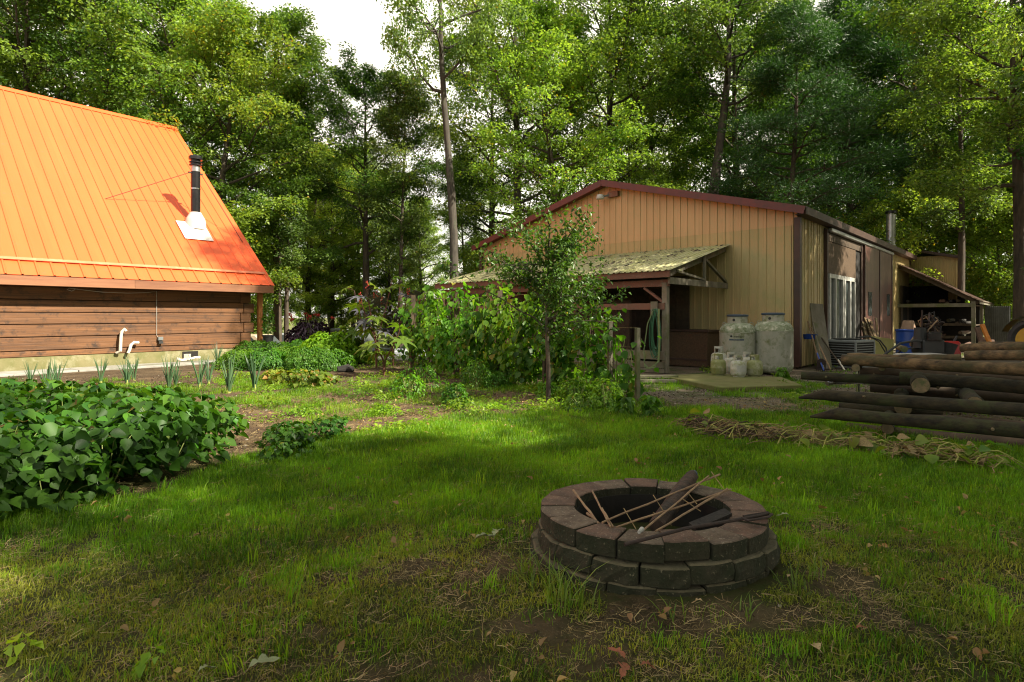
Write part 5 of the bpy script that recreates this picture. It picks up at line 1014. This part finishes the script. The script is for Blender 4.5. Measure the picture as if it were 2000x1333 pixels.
# castor plants
def star(mat, lobes=8):
    vs = [(0, 0, 0)]; f = []
    for i in range(lobes):
        a = -2.6+5.2*i/(lobes-1); l = 1-.3*abs(a)/2.6
        for da, r, z in ((-.24, .42, .02), (-.11, .72*l, -.06), (0, l, -.22), (.11, .72*l, -.06), (.24, .42, .02)): vs.append((r*math.cos(a+da), r*math.sin(a+da), z*(1 if abs(z) > .05 else 1)))
        b_ = 1+5*i; f += [(0, b_, b_+1), (0, b_+1, b_+3), (0, b_+3, b_+4), (b_+1, b_+2, b_+3)]
        if i: f.append((0, b_-1, b_))
    me = MB().add(vs, f).mesh('leaf', mat); me.shade_smooth(); return me
SG, SP = star('castor_green'), star('castor_purple')
def castor(px, py, h, nl, pur, label, seeds=2, Y_=None):
    q = PZ(px, py, 0); t = thing('castor_plant', label, 'castor plant', (q.x, q.y, gzs(q.x, q.y)), R.uniform(0, 6)); m = MB(); tops = []
    for b in range(3):
        a = b*2.1+R.random(); e = Vector((.4*math.cos(a), .4*math.sin(a), h*(.78+.12*b))); k = Vector((.03*math.cos(a), .03*math.sin(a), h*.35)); m.tube([Vector((0, 0, 0)), k, e*.6+Vector((0, 0, h*.08)), e], [.022, .018, .014, .01], 7); tops.append((k, e))
        for i in range(nl//3):
            f_ = .15+.85*i/(nl/3-1); p0 = k+(e-k)*f_; az = i*2.3+b; q_ = p0+Vector((math.cos(az), math.sin(az), .35))*.24; m.tube([p0, q_], .006, 4)
            place('leaf', SP if R.random() < pur else SG, t, q_, (R.uniform(-.4, .4), R.uniform(.0, .7), az), R.uniform(.3, .46))
    m.obj('stem', 'redstem', t)
    if seeds:
        m = MB()
        for b in range(seeds):
            e = tops[b][1]+Vector((0, 0, .05))
            for j in range(9): m.lathe([(.004, -.02), (.016, 0), (.004, .02)], e+Vector((R.uniform(-.05, .05), R.uniform(-.05, .05), .02*j)), 6)
        m.obj('seed_head', 'red', t)
castor(708, 712, 2.0, 15, .15, 'left castor plant with green star leaves and a red seed head')
castor(735, 720, 2.2, 15, .25, 'tallest castor plant with yellowish star leaves at its top')
castor(768, 716, 2.05, 15, .65, 'castor plant with large purple grey star leaves')
castor(800, 712, 1.8, 15, .3, 'castor plant nearest the left trellis post')
castor(750, 735, 1.0, 9, .1, 'low castor plant in front of the tall ones', 0)
# trellis of posts and twine with climbing beans
TA, TB = Vector((1.93, 8.9, 0)), Vector((-2.45, 14.3, 0)); td = (TB-TA); TL = td.length; td.normalize()
tre = thing('bean_trellis', 'row of wooden posts and strings covered by climbing beans', 'trellis', TA)
for i, f_ in enumerate((0, .08, .3, .5, .72, .88, 1)):
    p = td*TL*f_; h = (1.15 if i < 1 else 1.25 if i == 1 else 1.85); MB().box((p.x, p.y, h/2-.05), (.07 if i < 2 else .11, .06 if i < 2 else .09, h+.1), (0, 0, .4)).obj('post', 'greywood' if i < 2 else 'darkwood', tre, bevel=.004)
m = MB()
for z in (.25, .55, .85, 1.15, 1.45, 1.75): m.tube([td*TL*(0 if z < 1.2 else .3)+Vector((0, 0, z)), td*TL*.6+Vector((0, 0, z-.03)), td*TL+Vector((0, 0, z))], .003, 4)
m.obj('twine', 'drystem', tre)
def vine(f0, f1, z1, n, label, depth=.24):
    c0 = TA+td*TL*(f0+f1)/2; t = thing('climbing_bean', label, 'climbing bean', (c0.x, c0.y, gzs(c0.x, c0.y)), math.atan2(td.y, td.x), 'climbing beans on the trellis'); hw = TL*(f1-f0)/2
    g = NR.uniform(-1, 1, n); zz = NR.uniform(.0, 1, n)**.75; top = z1*(.88+.2*np.sin(g*3.5+f0*33)+.1*np.sin(g*11+1))
    dd = NR.normal(size=n)*depth*(.35+.65*zz)*(1+.5*np.sin(g*9+zz*5+f0*40))
    pos = np.stack([g*hw*(1.05), dd, .12+zz*top], 1)
    nr = unit(np.stack([NR.normal(size=n)*.4, np.sign(dd)*.8, .5+.3*zz], 1)+NR.normal(size=(n, 3))*.35); dr = np.stack([NR.normal(size=n)*.5, np.sign(dd)*.3, -1+NR.normal(size=n)*.3], 1)
    kp = np.sin(pos[:, 0]*9+f0*50)+np.sin(pos[:, 2]*8+pos[:, 0]*4+f0*9)+NR.normal(size=n)*.5 > -.6; pos, nr, dr = pos[kp], nr[kp], dr[kp]; V_, T_ = leaves(pos, nr, dr, NR.uniform(.08, .16, len(pos)), .82, .12, .2, 'round'); place('foliage', np_mesh('foliage', V_, T_, 'vine'), t)
    m = MB()
    for k in range(9):
        x_ = R.uniform(-hw, hw); m.tube([(x_+.05*math.sin(j*1.3+k), R.uniform(-.08, .08), z1*j/6) for j in range(7)], .006, 4)
    m.obj('stem', 'brownstem', t)
    m = MB()
    for k in range(14): x_, z_ = R.uniform(-hw, hw), R.uniform(.5, z1); y_ = -depth*R.uniform(.5, 1.1); m.tube([(x_, y_, z_), (x_+.01, y_, z_-.07), (x_+.02, y_, z_-.14)], [.003, .006, .003], 5)
    m.obj('bean_pod', 'stem', t)
vs_ = [(0, .13, 1.0, 230), (.12, .27, 1.4, 620), (.25, .4, 1.6, 1000), (.38, .53, 1.62, 1050), (.5, .66, 1.7, 1050), (.63, .79, 1.75, 1050), (.77, .92, 1.8, 1050), (.9, 1.02, 1.6, 600)]
for i, (a, b_, z, n) in enumerate(vs_): vine(a, b_, z, n, ['climbing bean at the near right end of trellis, thin and open', 'climbing bean in the second place from the right end of trellis'][i] if i < 2 else 'dense climbing bean on the trellis, %s plant from its near right end' % ORD[i])
# young pear tree
def pear():
    q = PZ(1071, 786, 0); t = thing('pear_tree', 'young slender pear tree with dark drooping leaves in front of trellis', 'tree', (q.x, q.y, gzs(q.x, q.y)))
    rs = np.random.RandomState(5); m = MB(); m.tube([(0, 0, -.1), (.0, 0, .5), (-.02, 0, 1.0), (-.02, 0, 1.5), (0, 0, 2.1), (.03, 0, 2.8)], [.04, .033, .03, .026, .016, .004], 10, lump=.05)
    P_, D_ = [], []
    for k in range(40):
        z = .95+1.45*rs.rand(); az = rs.uniform(0, 6.28); el = rs.uniform(.1, 1.0); L_ = rs.uniform(.75, 1.4)*(1.25-.25*(z-1))*(1.2 if math.cos(az) < 0 else .85) ; d = np.array([math.cos(az)*math.cos(el), math.sin(az)*math.cos(el), math.sin(el)]); p = np.array([-.01, 0, z]); pts = [p]
        for j in range(7):
            d = d+rs.normal(size=3)*.12+np.array([0, 0, -.02]); d /= np.linalg.norm(d); p = p+d*L_/7; pts.append(p)
            for _ in range(14):
                P_.append(p+rs.normal(size=3)*.075); D_.append(d*.6+rs.normal(size=3)*.6+np.array([0, 0, -.6]))
            if j % 2 == 1:
                s = unit(rs.normal(size=3)+d*.5+np.array([0, 0, .3])); e = p+s*.32*rs.uniform(.6, 1.2); m.tube([p, e], [.006, .002], 4)
                for f_ in np.linspace(.2, 1, 9): P_.append(p+(e-p)*f_+rs.normal(size=3)*.03); D_.append(s*.5+rs.normal(size=3)*.6+np.array([0, 0, -.6]))
        m.tube(pts, [.012*(1-.8*j/7)+.002 for j in range(8)], 5)
    m.obj('trunk', 'bark', t, smooth=True); P_ = np.array(P_); n = len(P_)
    V_, T_ = leaves(P_, rnd_dir(n)+[0, 0, .4], np.array(D_), rs.uniform(.05, .095, n), .55, .14, .25); place('crown', np_mesh('crown', V_, T_, 'pear'), t)
pear()
# tomato-like bushes and low weeds in front of the trellis
BPX = sorted(R.uniform(690, 1240) for _ in range(20))
for i in range(20):
    px = BPX[i]; py = R.uniform(735, 800)-max(0, (900-px)*.12); q = PZ(px, py, 0)
    bush('garden_weed', R.choice(['herb', 'vine', 'limebush' if i % 4 == 0 else 'vine']), 420, R.uniform(.2, .45), R.uniform(.2, .4), R.uniform(.2, .52), .06, 'low leafy bush before the trellis, %s from the left' % ORD[BPX.index(px)], 'bush', (q.x, q.y, gzs(q.x, q.y)), group='leafy bushes before the trellis', stems=10, wid=.5)
for i, (px, py, s) in enumerate([(560, 752, .7), (605, 758, .8), (585, 744, .6), (628, 750, .6), (535, 745, .6)]):
    q = PZ(px, py, 0); bush('squash_plant', 'squashleaf', 260, .42*s, .35*s, .36*s, .1, 'yellowing squash plant, %s' % ['second from left', 'in front at the right', 'behind in the middle', 'rightmost one', 'leftmost one beside the onions'][i], 'squash plant', (q.x, q.y, gzs(q.x, q.y)), wid=.9, stems=12, stemmat='palestalk', group='yellowing squash plants')
for i, (px, py) in enumerate([(300, 1290), (44, 1262), (1222, 808), (1440, 728), (1530, 745), (1270, 812)]):
    q = PZ(px, py, gzs(0, 2.2) if py > 1200 else 0); s = .55 if py > 1200 else 1
    bush('broadleaf_weed', 'limebush' if py > 1200 else 'herb', 14 if py > 1200 else 60, .07*s+.02, .07*s+.02, (.07 if py > 1200 else .28), .05 if py > 1200 else .12, ['small lime leaved seedling in the lawn near bottom left', 'small seedling at far left of the lawn', 'broad leaved weed at the foot of right trellis post', 'weed in front of the leftmost gas cylinder', 'weed growing at right corner of concrete slab', 'low weed between lawn and gravel'][i], 'weed', (q.x, q.y, gzs(q.x, q.y)), wid=.7, stems=3, stemr=.002)
# heap of pulled squash vines along the lawn edge
hp = thing('vine_heap', 'long low heap of pulled wilted squash vines lying on the lawn edge', 'vine heap', (0, 0, 0))
hpts = [PZ(px, py, 0) for px, py in ((1335, 838), (1400, 850), (1470, 862), (1550, 870), (1640, 878), (1730, 890), (1830, 900), (1940, 912))]
def along(f_):
    f_ *= len(hpts)-1; i = min(int(f_), len(hpts)-2); return hpts[i]+(hpts[i+1]-hpts[i])*(f_-i)
for name_, mt, n, f0, f1, r_, zh, L_ in (('withered_stalk', 'brownstem', 230, .05, .34, .006, .13, .33), ('pale_stalk', 'drystem', 300, .0, 1, .0042, .12, .42), ('green_stalk', 'palestalk', 150, .1, 1, .0055, .12, .55)):
    m = MB()
    for k in range(n):
        f_ = R.uniform(f0, f1); c0 = along(f_)+Vector((R.uniform(-.1, .1), R.gauss(0, .14), R.uniform(.0, zh*(1-abs(f_-.3)*.6)))); a = R.gauss(-.45, .7); L2 = L_*R.uniform(.3, 1); d = Vector((math.cos(a), math.sin(a), R.uniform(-.15, .15)))
        up_ = R.uniform(0, .12) if name_ != 'withered_stalk' else R.uniform(-.02, .06)
        pts = [c0+d*L2*(q-.5)+Vector((R.uniform(-.03, .03), R.uniform(-.03, .03), up_*(1-(2*q-1)**2)+R.uniform(-.01, .01))) for q in (0, .25, .5, .75, 1)]
        for p in pts: p.z = max(p.z, .01+gzs(p.x, p.y))
        m.tube(pts, [r_, r_*R.uniform(.7, 1.3), r_, r_*.8, r_*.6], 5)
    m.obj(name_, mt, hp, kind='stuff')
SQ = [blade('leaf', m_, 1, [.4, .55, .55, .42, .2], .3, .25) for m_ in ('squashleaf', 'drystem', 'herb')]
for k in range(130):
    f_ = R.choice([R.uniform(.35, 1), R.uniform(.35, 1), R.uniform(0, 1)]); c0 = along(f_)+Vector((R.uniform(-.1, .1), R.gauss(-.02, .15), 0)); c0.z = gzs(c0.x, c0.y)+R.uniform(.03, .18)
    place('leaf', SQ[R.choice([0, 0, 0, 1, 1, 2])], hp, c0, (R.uniform(-.8, .8), R.uniform(-.5, .9), R.uniform(0, 6.28)), R.uniform(.05, .14))
# fallen leaves
def lobed(mat):
    o = [(0, 0), (.12, .02), (.2, .1), (.27, .15), (.34, .14), (.4, .07), (.48, .17), (.56, .26), (.63, .25), (.68, .1), (.78, .15), (.88, .13), (1, 0)]; n = len(o)
    vs = [(x_, y_*R.uniform(.75, 1.2), .12*math.sin(x_*5)+.5*y_) for x_, y_ in o]+[(x_+R.uniform(-.03, .03), -y_*R.uniform(.7, 1.2), .12*math.sin(x_*5)+.35*y_) for x_, y_ in o[1:-1]]+[(x_, 0, .12*math.sin(x_*5)) for x_, y_ in o[1:-1]]
    L_ = lambda i: i; Rr_ = lambda i: n+i-1 if 0 < i < n-1 else i; Cc = lambda i: n+n-2+i-1 if 0 < i < n-1 else i; f = []
    for i in range(n-1):
        a = [L_(i), L_(i+1), Cc(i+1), Cc(i)]; b_ = [Cc(i), Cc(i+1), Rr_(i+1), Rr_(i)]
        for q in (a, b_):
            q2 = []; [q2.append(k) for k in q if k not in q2]; f.append(tuple(q2))
    me = MB().add(vs, f).mesh('fallen_leaf', mat); me.shade_smooth(); return me
FL = {k: lobed(k) for k in ('oakdead', 'oakpale', 'oakred')}
for px, py, s, mt, rz, lab in ((935, 1062, .13, 'oakpale', .4, 'pale green oak leaf left of the fire pit, left one of pair'), (975, 1056, .14, 'oakpale', 1.2, 'pale green oak leaf left of the fire pit, nearer the stones'), (935, 1096, .06, 'oakpale', .1, 'small whitish leaf below the pair of pale oak leaves'), (1550, 1141, .05, 'oakdead', .8, 'small tan leaf right of the fire pit in grass'), (1858, 1146, .06, 'oakred', 1.4, 'single orange leaf standing in grass at far right'),
                               (1625, 1278, .15, 'oakdead', 1.7, 'large tan oak leaf at the bottom right of lawn'), (1686, 1262, .05, 'oakred', .2, 'small russet leaf right of the large tan oak leaf'), (495, 1325, .12, 'oakpale', .5, 'pale lobed leaf at the bottom edge left of centre'), (400, 1325, .08, 'oakpale', 1.1, 'smaller pale leaf left of the one at bottom edge'), (1240, 1290, .09, 'oakred', 2.2, 'russet oak leaf below the fire pit'), (1228, 1322, .1, 'oakred', 1.1, 'brown red leaf at the bottom edge under the pit'),
                               (1265, 1296, .07, 'oakred', .2, 'dark russet leaf beside the one below the fire pit'), (1553, 1008, .08, 'oakpale', 2.8, 'pale leaf in grass just right of the poker handle'), (1390, 1192, .06, 'oakdead', 2.6, 'tan leaf in front of the lowest stone ring'), (1700, 1120, .04, 'oakdead', 1, 'tiny tan leaf beyond the small tan leaf'), (985, 876, .05, 'bluesteel', .3, 'tiny dark scrap in the middle of the lawn')):
    z = .1 if 900 < px < 1650 and py > 1000 else .04; q = PZ(px, py, z); q.z = gzs(q.x, q.y)+.035
    if mt == 'bluesteel': continue
    place('fallen_leaf', FL[mt], None, q-Vector((.03, .0, 0)), (R.uniform(-.3, .3), R.uniform(-.3, .3), rz), s, label=lab, category='leaf')
# ---------------------------------------------------------------- grass, thatch and weeds: uncountable ground cover
def patch(kind, n, rad):
    a = NR.uniform(0, 2*PI, n); rr = rad*np.sqrt(NR.uniform(0, 1, n)); base = np.stack([rr*np.cos(a), rr*np.sin(a), np.full(n, -.008)], 1)
    h, wd, lean_ = {'A': (.062, .0036, .6), 'B': (.045, .0042, 1.25), 'T': (.13, .005, .6), 'S': (.06, .0022, 1.)}[kind]
    ln = NR.uniform(.5, 1.25, n)*h; az = NR.uniform(0, 2*PI, n); d = np.stack([np.cos(az), np.sin(az), 0*az], 1); le = NR.uniform(.1, 1, n)*lean_
    if kind == 'S':
        zz = NR.uniform(.004, .022, n); base[:, 2] = zz; p1 = base+d*ln[:, None]*.5+NR.normal(size=(n, 3))*.006; p2 = base+d*ln[:, None]+NR.normal(size=(n, 3))*.01
    else:
        p1 = base+d*(ln*le*.28)[:, None]+np.array([0, 0, 1])*(ln*.6)[:, None]; p2 = base+d*(ln*le*(.85 if kind != 'B' else 1))[:, None]+np.array([0, 0, 1])*(ln*np.maximum(.2, 1-.42*le))[:, None]
    sd = np.stack([-np.sin(az+.6), np.cos(az+.6), 0*az], 1)*wd/2
    if kind == 'S': sd = sd*.8+np.array([0, 0, 1])*wd*.2
    V_ = np.stack([base-sd, base+sd, p1+sd*.85, p1-sd*.85, p2], 1).reshape(-1, 3); F = np.array([(0, 1, 2), (0, 2, 3), (3, 2, 4)]); T_ = (F[None]+(np.arange(n)*5)[:, None, None]).reshape(-1, 3)
    return np_mesh('blades', V_, T_, {'A': 'grassA', 'B': 'grassB', 'T': 'grassA', 'S': 'straw'}[kind])
def weedpatch(n, rad, ls, h):
    a = NR.uniform(0, 2*PI, n); rr = rad*np.sqrt(NR.uniform(0, 1, n)); pos = np.stack([rr*np.cos(a), rr*np.sin(a), NR.uniform(.1, 1, n)*h], 1)
    V_, T_ = leaves(pos, NR.normal(size=(n, 3))*.4+[0, 0, 1], rnd_dir(n)*[1, 1, .4], NR.uniform(.6, 1.3, n)*ls, .55, .1, .2); return np_mesh('weeds', V_, T_, 'weed')
def scatter(name, meshes, pts, idx, scl, tone, tilt=.12):
    cc = bpy.data.collections.new(name+'_source')
    for i, me_ in enumerate(meshes): cc.objects.link(bpy.data.objects.new('%s_%02d' % (name, i), me_))
    me_ = bpy.data.meshes.new(name); n = len(pts); me_.vertices.add(n); me_.vertices.foreach_set('co', np.asarray(pts, np.float32).ravel())
    def A(nm, ty, v, key='value'): at_ = me_.attributes.new(nm, ty, 'POINT'); at_.data.foreach_set(key, np.ascontiguousarray(v).ravel())
    A('idx', 'INT', idx.astype(np.int32)); A('scl', 'FLOAT', scl.astype(np.float32)); A('tone', 'FLOAT', tone.astype(np.float32))
    A('rot', 'FLOAT_VECTOR', np.stack([NR.normal(size=n)*tilt, NR.normal(size=n)*tilt, NR.uniform(0, 6.28, n)], 1).astype(np.float32), 'vector')
    o = link(bpy.data.objects.new(name, me_)); g = bpy.data.node_groups.new(name, 'GeometryNodeTree')
    g.interface.new_socket('Geometry', in_out='INPUT', socket_type='NodeSocketGeometry'); g.interface.new_socket('Geometry', in_out='OUTPUT', socket_type='NodeSocketGeometry')
    N_, L_ = g.nodes, g.links; gi, go = N_.new('NodeGroupInput'), N_.new('NodeGroupOutput'); ip = N_.new('GeometryNodeInstanceOnPoints'); ci_ = N_.new('GeometryNodeCollectionInfo')
    ci_.inputs['Collection'].default_value = cc; ci_.inputs['Separate Children'].default_value = True; ci_.inputs['Reset Children'].default_value = True
    ip.inputs['Pick Instance'].default_value = True; L_.new(gi.outputs[0], ip.inputs['Points']); L_.new(ci_.outputs[0], ip.inputs['Instance'])
    def na(nm, ty): q_ = N_.new('GeometryNodeInputNamedAttribute'); q_.data_type = ty; q_.inputs[0].default_value = nm; return q_.outputs[0]
    L_.new(na('idx', 'INT'), ip.inputs['Instance Index']); e2 = N_.new('FunctionNodeEulerToRotation'); L_.new(na('rot', 'FLOAT_VECTOR'), e2.inputs[0]); L_.new(e2.outputs[0], ip.inputs['Rotation']); L_.new(na('scl', 'FLOAT'), ip.inputs['Scale'])
    L_.new(ip.outputs[0], go.inputs[0]); md = o.modifiers.new('scatter', 'NODES'); md.node_group = g; return props(o, kind='stuff')
PA = [patch('A', 46, .10) for _ in range(4)]+[patch('B', 40, .10) for _ in range(4)]+[patch('T', 12, .035) for _ in range(3)]
PS = [patch('S', 26, .11) for _ in range(4)]
def region(n, y0, y1, ext=1.05):
    yy = np.sqrt(NR.uniform(y0**2, y1**2, n)); return NR.uniform(-1, 1, n)*(.885*yy*ext+.5), yy
GX, GY, GI, GS, GT = [], [], [], [], []
for y0, y1, dens in ((1.55, 3.2, 560), (3.2, 5, 480), (5, 7.2, 330), (7.2, 12, 140)):
    area = (y1*y1-y0*y0)*.93; n = int(area*dens); x_, y_ = region(n, y0, y1); L1 = (lawn_edge(x_)-y_)/.5+.6*vnoise(x_, y_, .4)
    b_ = bare(x_, y_)*(y_ < 5); weedy = vnoise(x_, y_, .55, 2)
    keep = (np.hypot(x_-.745, y_-3.1) > .68) & (((L1 > 0) & (NR.uniform(size=n) > .93*sm(b_*1.7-.2)) & (NR.uniform(size=n) < .8+.4*vnoise(x_, y_, .19, 9)+(y_ > 3.6)*.3)) | ((L1 <= 0) & (y_ < 14) & (NR.uniform(size=n) < .38*(weedy > .05)))) & ~((x_ < -2.6) & (y_ > 4.2) & (y_ < 7))
    olive = sm((3.9-y_+.5*vnoise(x_, y_, .5, 5))/1.2+.1); kd = NR.uniform(size=n) < olive*.75+.1
    i_ = np.where(kd, NR.randint(4, 8, n), NR.randint(0, 4, n)); i_ = np.where(NR.uniform(size=n) < .015*(y_ < 5), NR.randint(8, 11, n), i_)
    s_ = NR.uniform(.6, 1.2, n)*(1+.22*vnoise(x_, y_, .3, 6))*np.interp(y_, [2, 5, 9], [.95, 1.1, 1.35])*(1-.35*b_); tn = np.clip(.28+.3*vnoise(x_, y_, .37, 8)+NR.normal(size=n)*.12, 0, .8)
    for A_, v_ in ((GX, x_), (GY, y_), (GI, i_), (GS, s_), (GT, tn)): A_.append(v_[keep])
x_, y_ = np.concatenate(GX), np.concatenate(GY)
scatter('grass', PA, np.stack([x_, y_, gz(x_, y_)], 1), np.concatenate(GI), np.concatenate(GS), np.concatenate(GT))
n = 16000; x_, y_ = region(n, 1.6, 9.5); pr_ = np.where(y_ < 5, .22+.15*(y_ < 3.3)+.7*bare(x_, y_), np.where(y_ > lawn_edge(x_), .3, .1)); k = (NR.uniform(size=n) < pr_) & (np.hypot(x_-.745, y_-3.1) > .68)
x_, y_ = x_[k], y_[k]; scatter('thatch', PS, np.stack([x_, y_, gz(x_, y_)], 1), NR.randint(0, 4, len(x_)), NR.uniform(.6, 1.3, len(x_)), NR.uniform(0, .6, len(x_)))
def clod(k):
    n_ = 7; vs = [(0, 0, .7)]+[(math.cos(2*PI*i/n_)*R.uniform(.7, 1.2), math.sin(2*PI*i/n_)*R.uniform(.7, 1.2), R.uniform(-.1, .35)) for i in range(n_)]+[(0, 0, -.5)]
    me_ = MB().add([Vector(v)*.011 for v in vs], [(0, 1+i, 1+(i+1) % n_) for i in range(n_)]+[(n_+1, 1+(i+1) % n_, 1+i) for i in range(n_)]).mesh('clods', ['clod', 'clod', 'clod', 'dirt'][k]); return me_
MT['clod'] = M('soil_clod', (.08, .052, .03), (.04, .026, .016), 40, .95, .4)
n = 60000; x_, y_ = region(n, 1.6, 13); pr_ = np.where(y_ < 5, .9*sm(bare(x_, y_)*1.4-.1), np.where(y_ > lawn_edge(x_), .45, .0)); k = (NR.uniform(size=n) < pr_) & (np.hypot(x_-.745, y_-3.1) > .62)
x_, y_ = x_[k], y_[k]; scatter('soil_crumbs', [clod(i) for i in range(4)], np.stack([x_, y_, gz(x_, y_)], 1), np.where(NR.uniform(size=len(x_)) < np.where(x_ > 1.8, .3, .04)*(y_ > 5)+.012, 3, NR.randint(0, 3, len(x_))), NR.uniform(.25, 1.1, len(x_))**1.6*np.where(y_ > 5, 1.8, 1), NR.uniform(0, .6, len(x_)), .5)
PW = [weedpatch(60, .2, .05, .1) for _ in range(3)]+[weedpatch(40, .14, .035, .05) for _ in range(2)]
pts = []; 
n = 5200; x_, y_ = region(n, 5, 19); out = y_ > lawn_edge(x_)-.15; gar = (x_ < 1.8+.15*(y_-8)); f_ = vnoise(x_, y_, .6, 12)+.5*vnoise(x_, y_, .2, 3); band = ((y_ < 10.5) & (x_ > -1.7-.25*(y_-7)) & gar)
pr_ = np.where(band, .75, np.where(gar, .42*(f_ > -.25), .42*(f_ > .35)))*np.where((np.abs(y_-12.6+.28*x_) < .8) & (x_ < -3), .1, 1)
k = out & (NR.uniform(size=n) < pr_) & ~((x_ < -2.6) & (y_ < 7)) & ~((x_ < -7) & (y_ > 11+.0*x_) & (y_ > -1.21*x_-2.0)); x_, y_ = x_[k], y_[k]
scatter('low_weeds', PW, np.stack([x_, y_, gz(x_, y_)], 1), NR.randint(0, 5, len(x_)), NR.uniform(.5, 1.35, len(x_))*np.where(y_ > 14, 1.3, 1), NR.uniform(0, .65, len(x_)))
def litter():
    n_ = 3; V_, T_ = leaves(NR.uniform(-.1, .1, (n_, 3))*[1, 1, 0]+[0, 0, .035], NR.normal(size=(n_, 3))*.4+[0, 0, 1], rnd_dir(n_)*[1, 1, .3], NR.uniform(.015, .045, n_), .6, .2, .3, 'round'); return np_mesh('litter', V_, T_, 'litter')
MT['litter'] = leafmat('dry_leaf_bit', (.14, .07, .03), (.42, .3, .12), .2, .7, inst='tone')
n = 420; x_, y_ = region(n, 1.7, 9); k = np.hypot(x_-.745, y_-3.1) > .7; x_, y_ = x_[k], y_[k]
scatter('leaf_litter', [litter() for _ in range(4)], np.stack([x_, y_, gz(x_, y_)], 1), NR.randint(0, 4, len(x_)), NR.uniform(.6, 1.3, len(x_)), NR.uniform(0, .6, len(x_)))
# longer grass standing against the pit
for k, (ang, r_, n_, h_) in enumerate(((3.75, .73, 26, .2), (3.95, .76, 30, .22), (4.1, .78, 16, .16), (3.5, .74, 16, .17), (4.6, .72, 12, .12), (5.0, .72, 12, .12), (5.5, .74, 18, .15), (5.85, .76, 14, .14))):
    c0 = Vector((.745+r_*math.cos(ang), 3.1+r_*math.sin(ang), 0)); c0.z = gzs(c0.x, c0.y)-.01; m = MB()
    for j in range(n_):
        a = R.uniform(0, 6.28); l_ = h_*R.uniform(.5, 1.15); b_ = Vector((R.gauss(0, .04), R.gauss(0, .04), 0)); d = Vector((math.cos(a), math.sin(a), 0)); s = Vector((-d.y, d.x, 0))*.0032; le = R.uniform(.2, .9)
        pp = [b_+d*l_*le*q*q+Vector((0, 0, l_*(q-.35*le*q*q))) for q in (0, .35, .7, 1)]
        m.add([pp[0]-s, pp[0]+s, pp[1]+s, pp[1]-s, pp[2]+s*.8, pp[2]-s*.8, pp[3]], [(0, 1, 2, 3), (3, 2, 4, 5), (5, 4, 6)])
    m.obj('grass_tuft', leafgrass if k else (leafgrass := leafmat('long_grass', (.07, .15, .015), (.2, .28, .05), .4)), loc=c0, label='tuft of long bright grass at the stone ring, %s' % ['tall one at front left', 'tallest at front left', 'third from the left', 'leftmost one', 'left of front centre', 'right of front centre', 'front right', 'rightmost one'][k], category='grass tuft', group='long grass tufts round the fire pit')
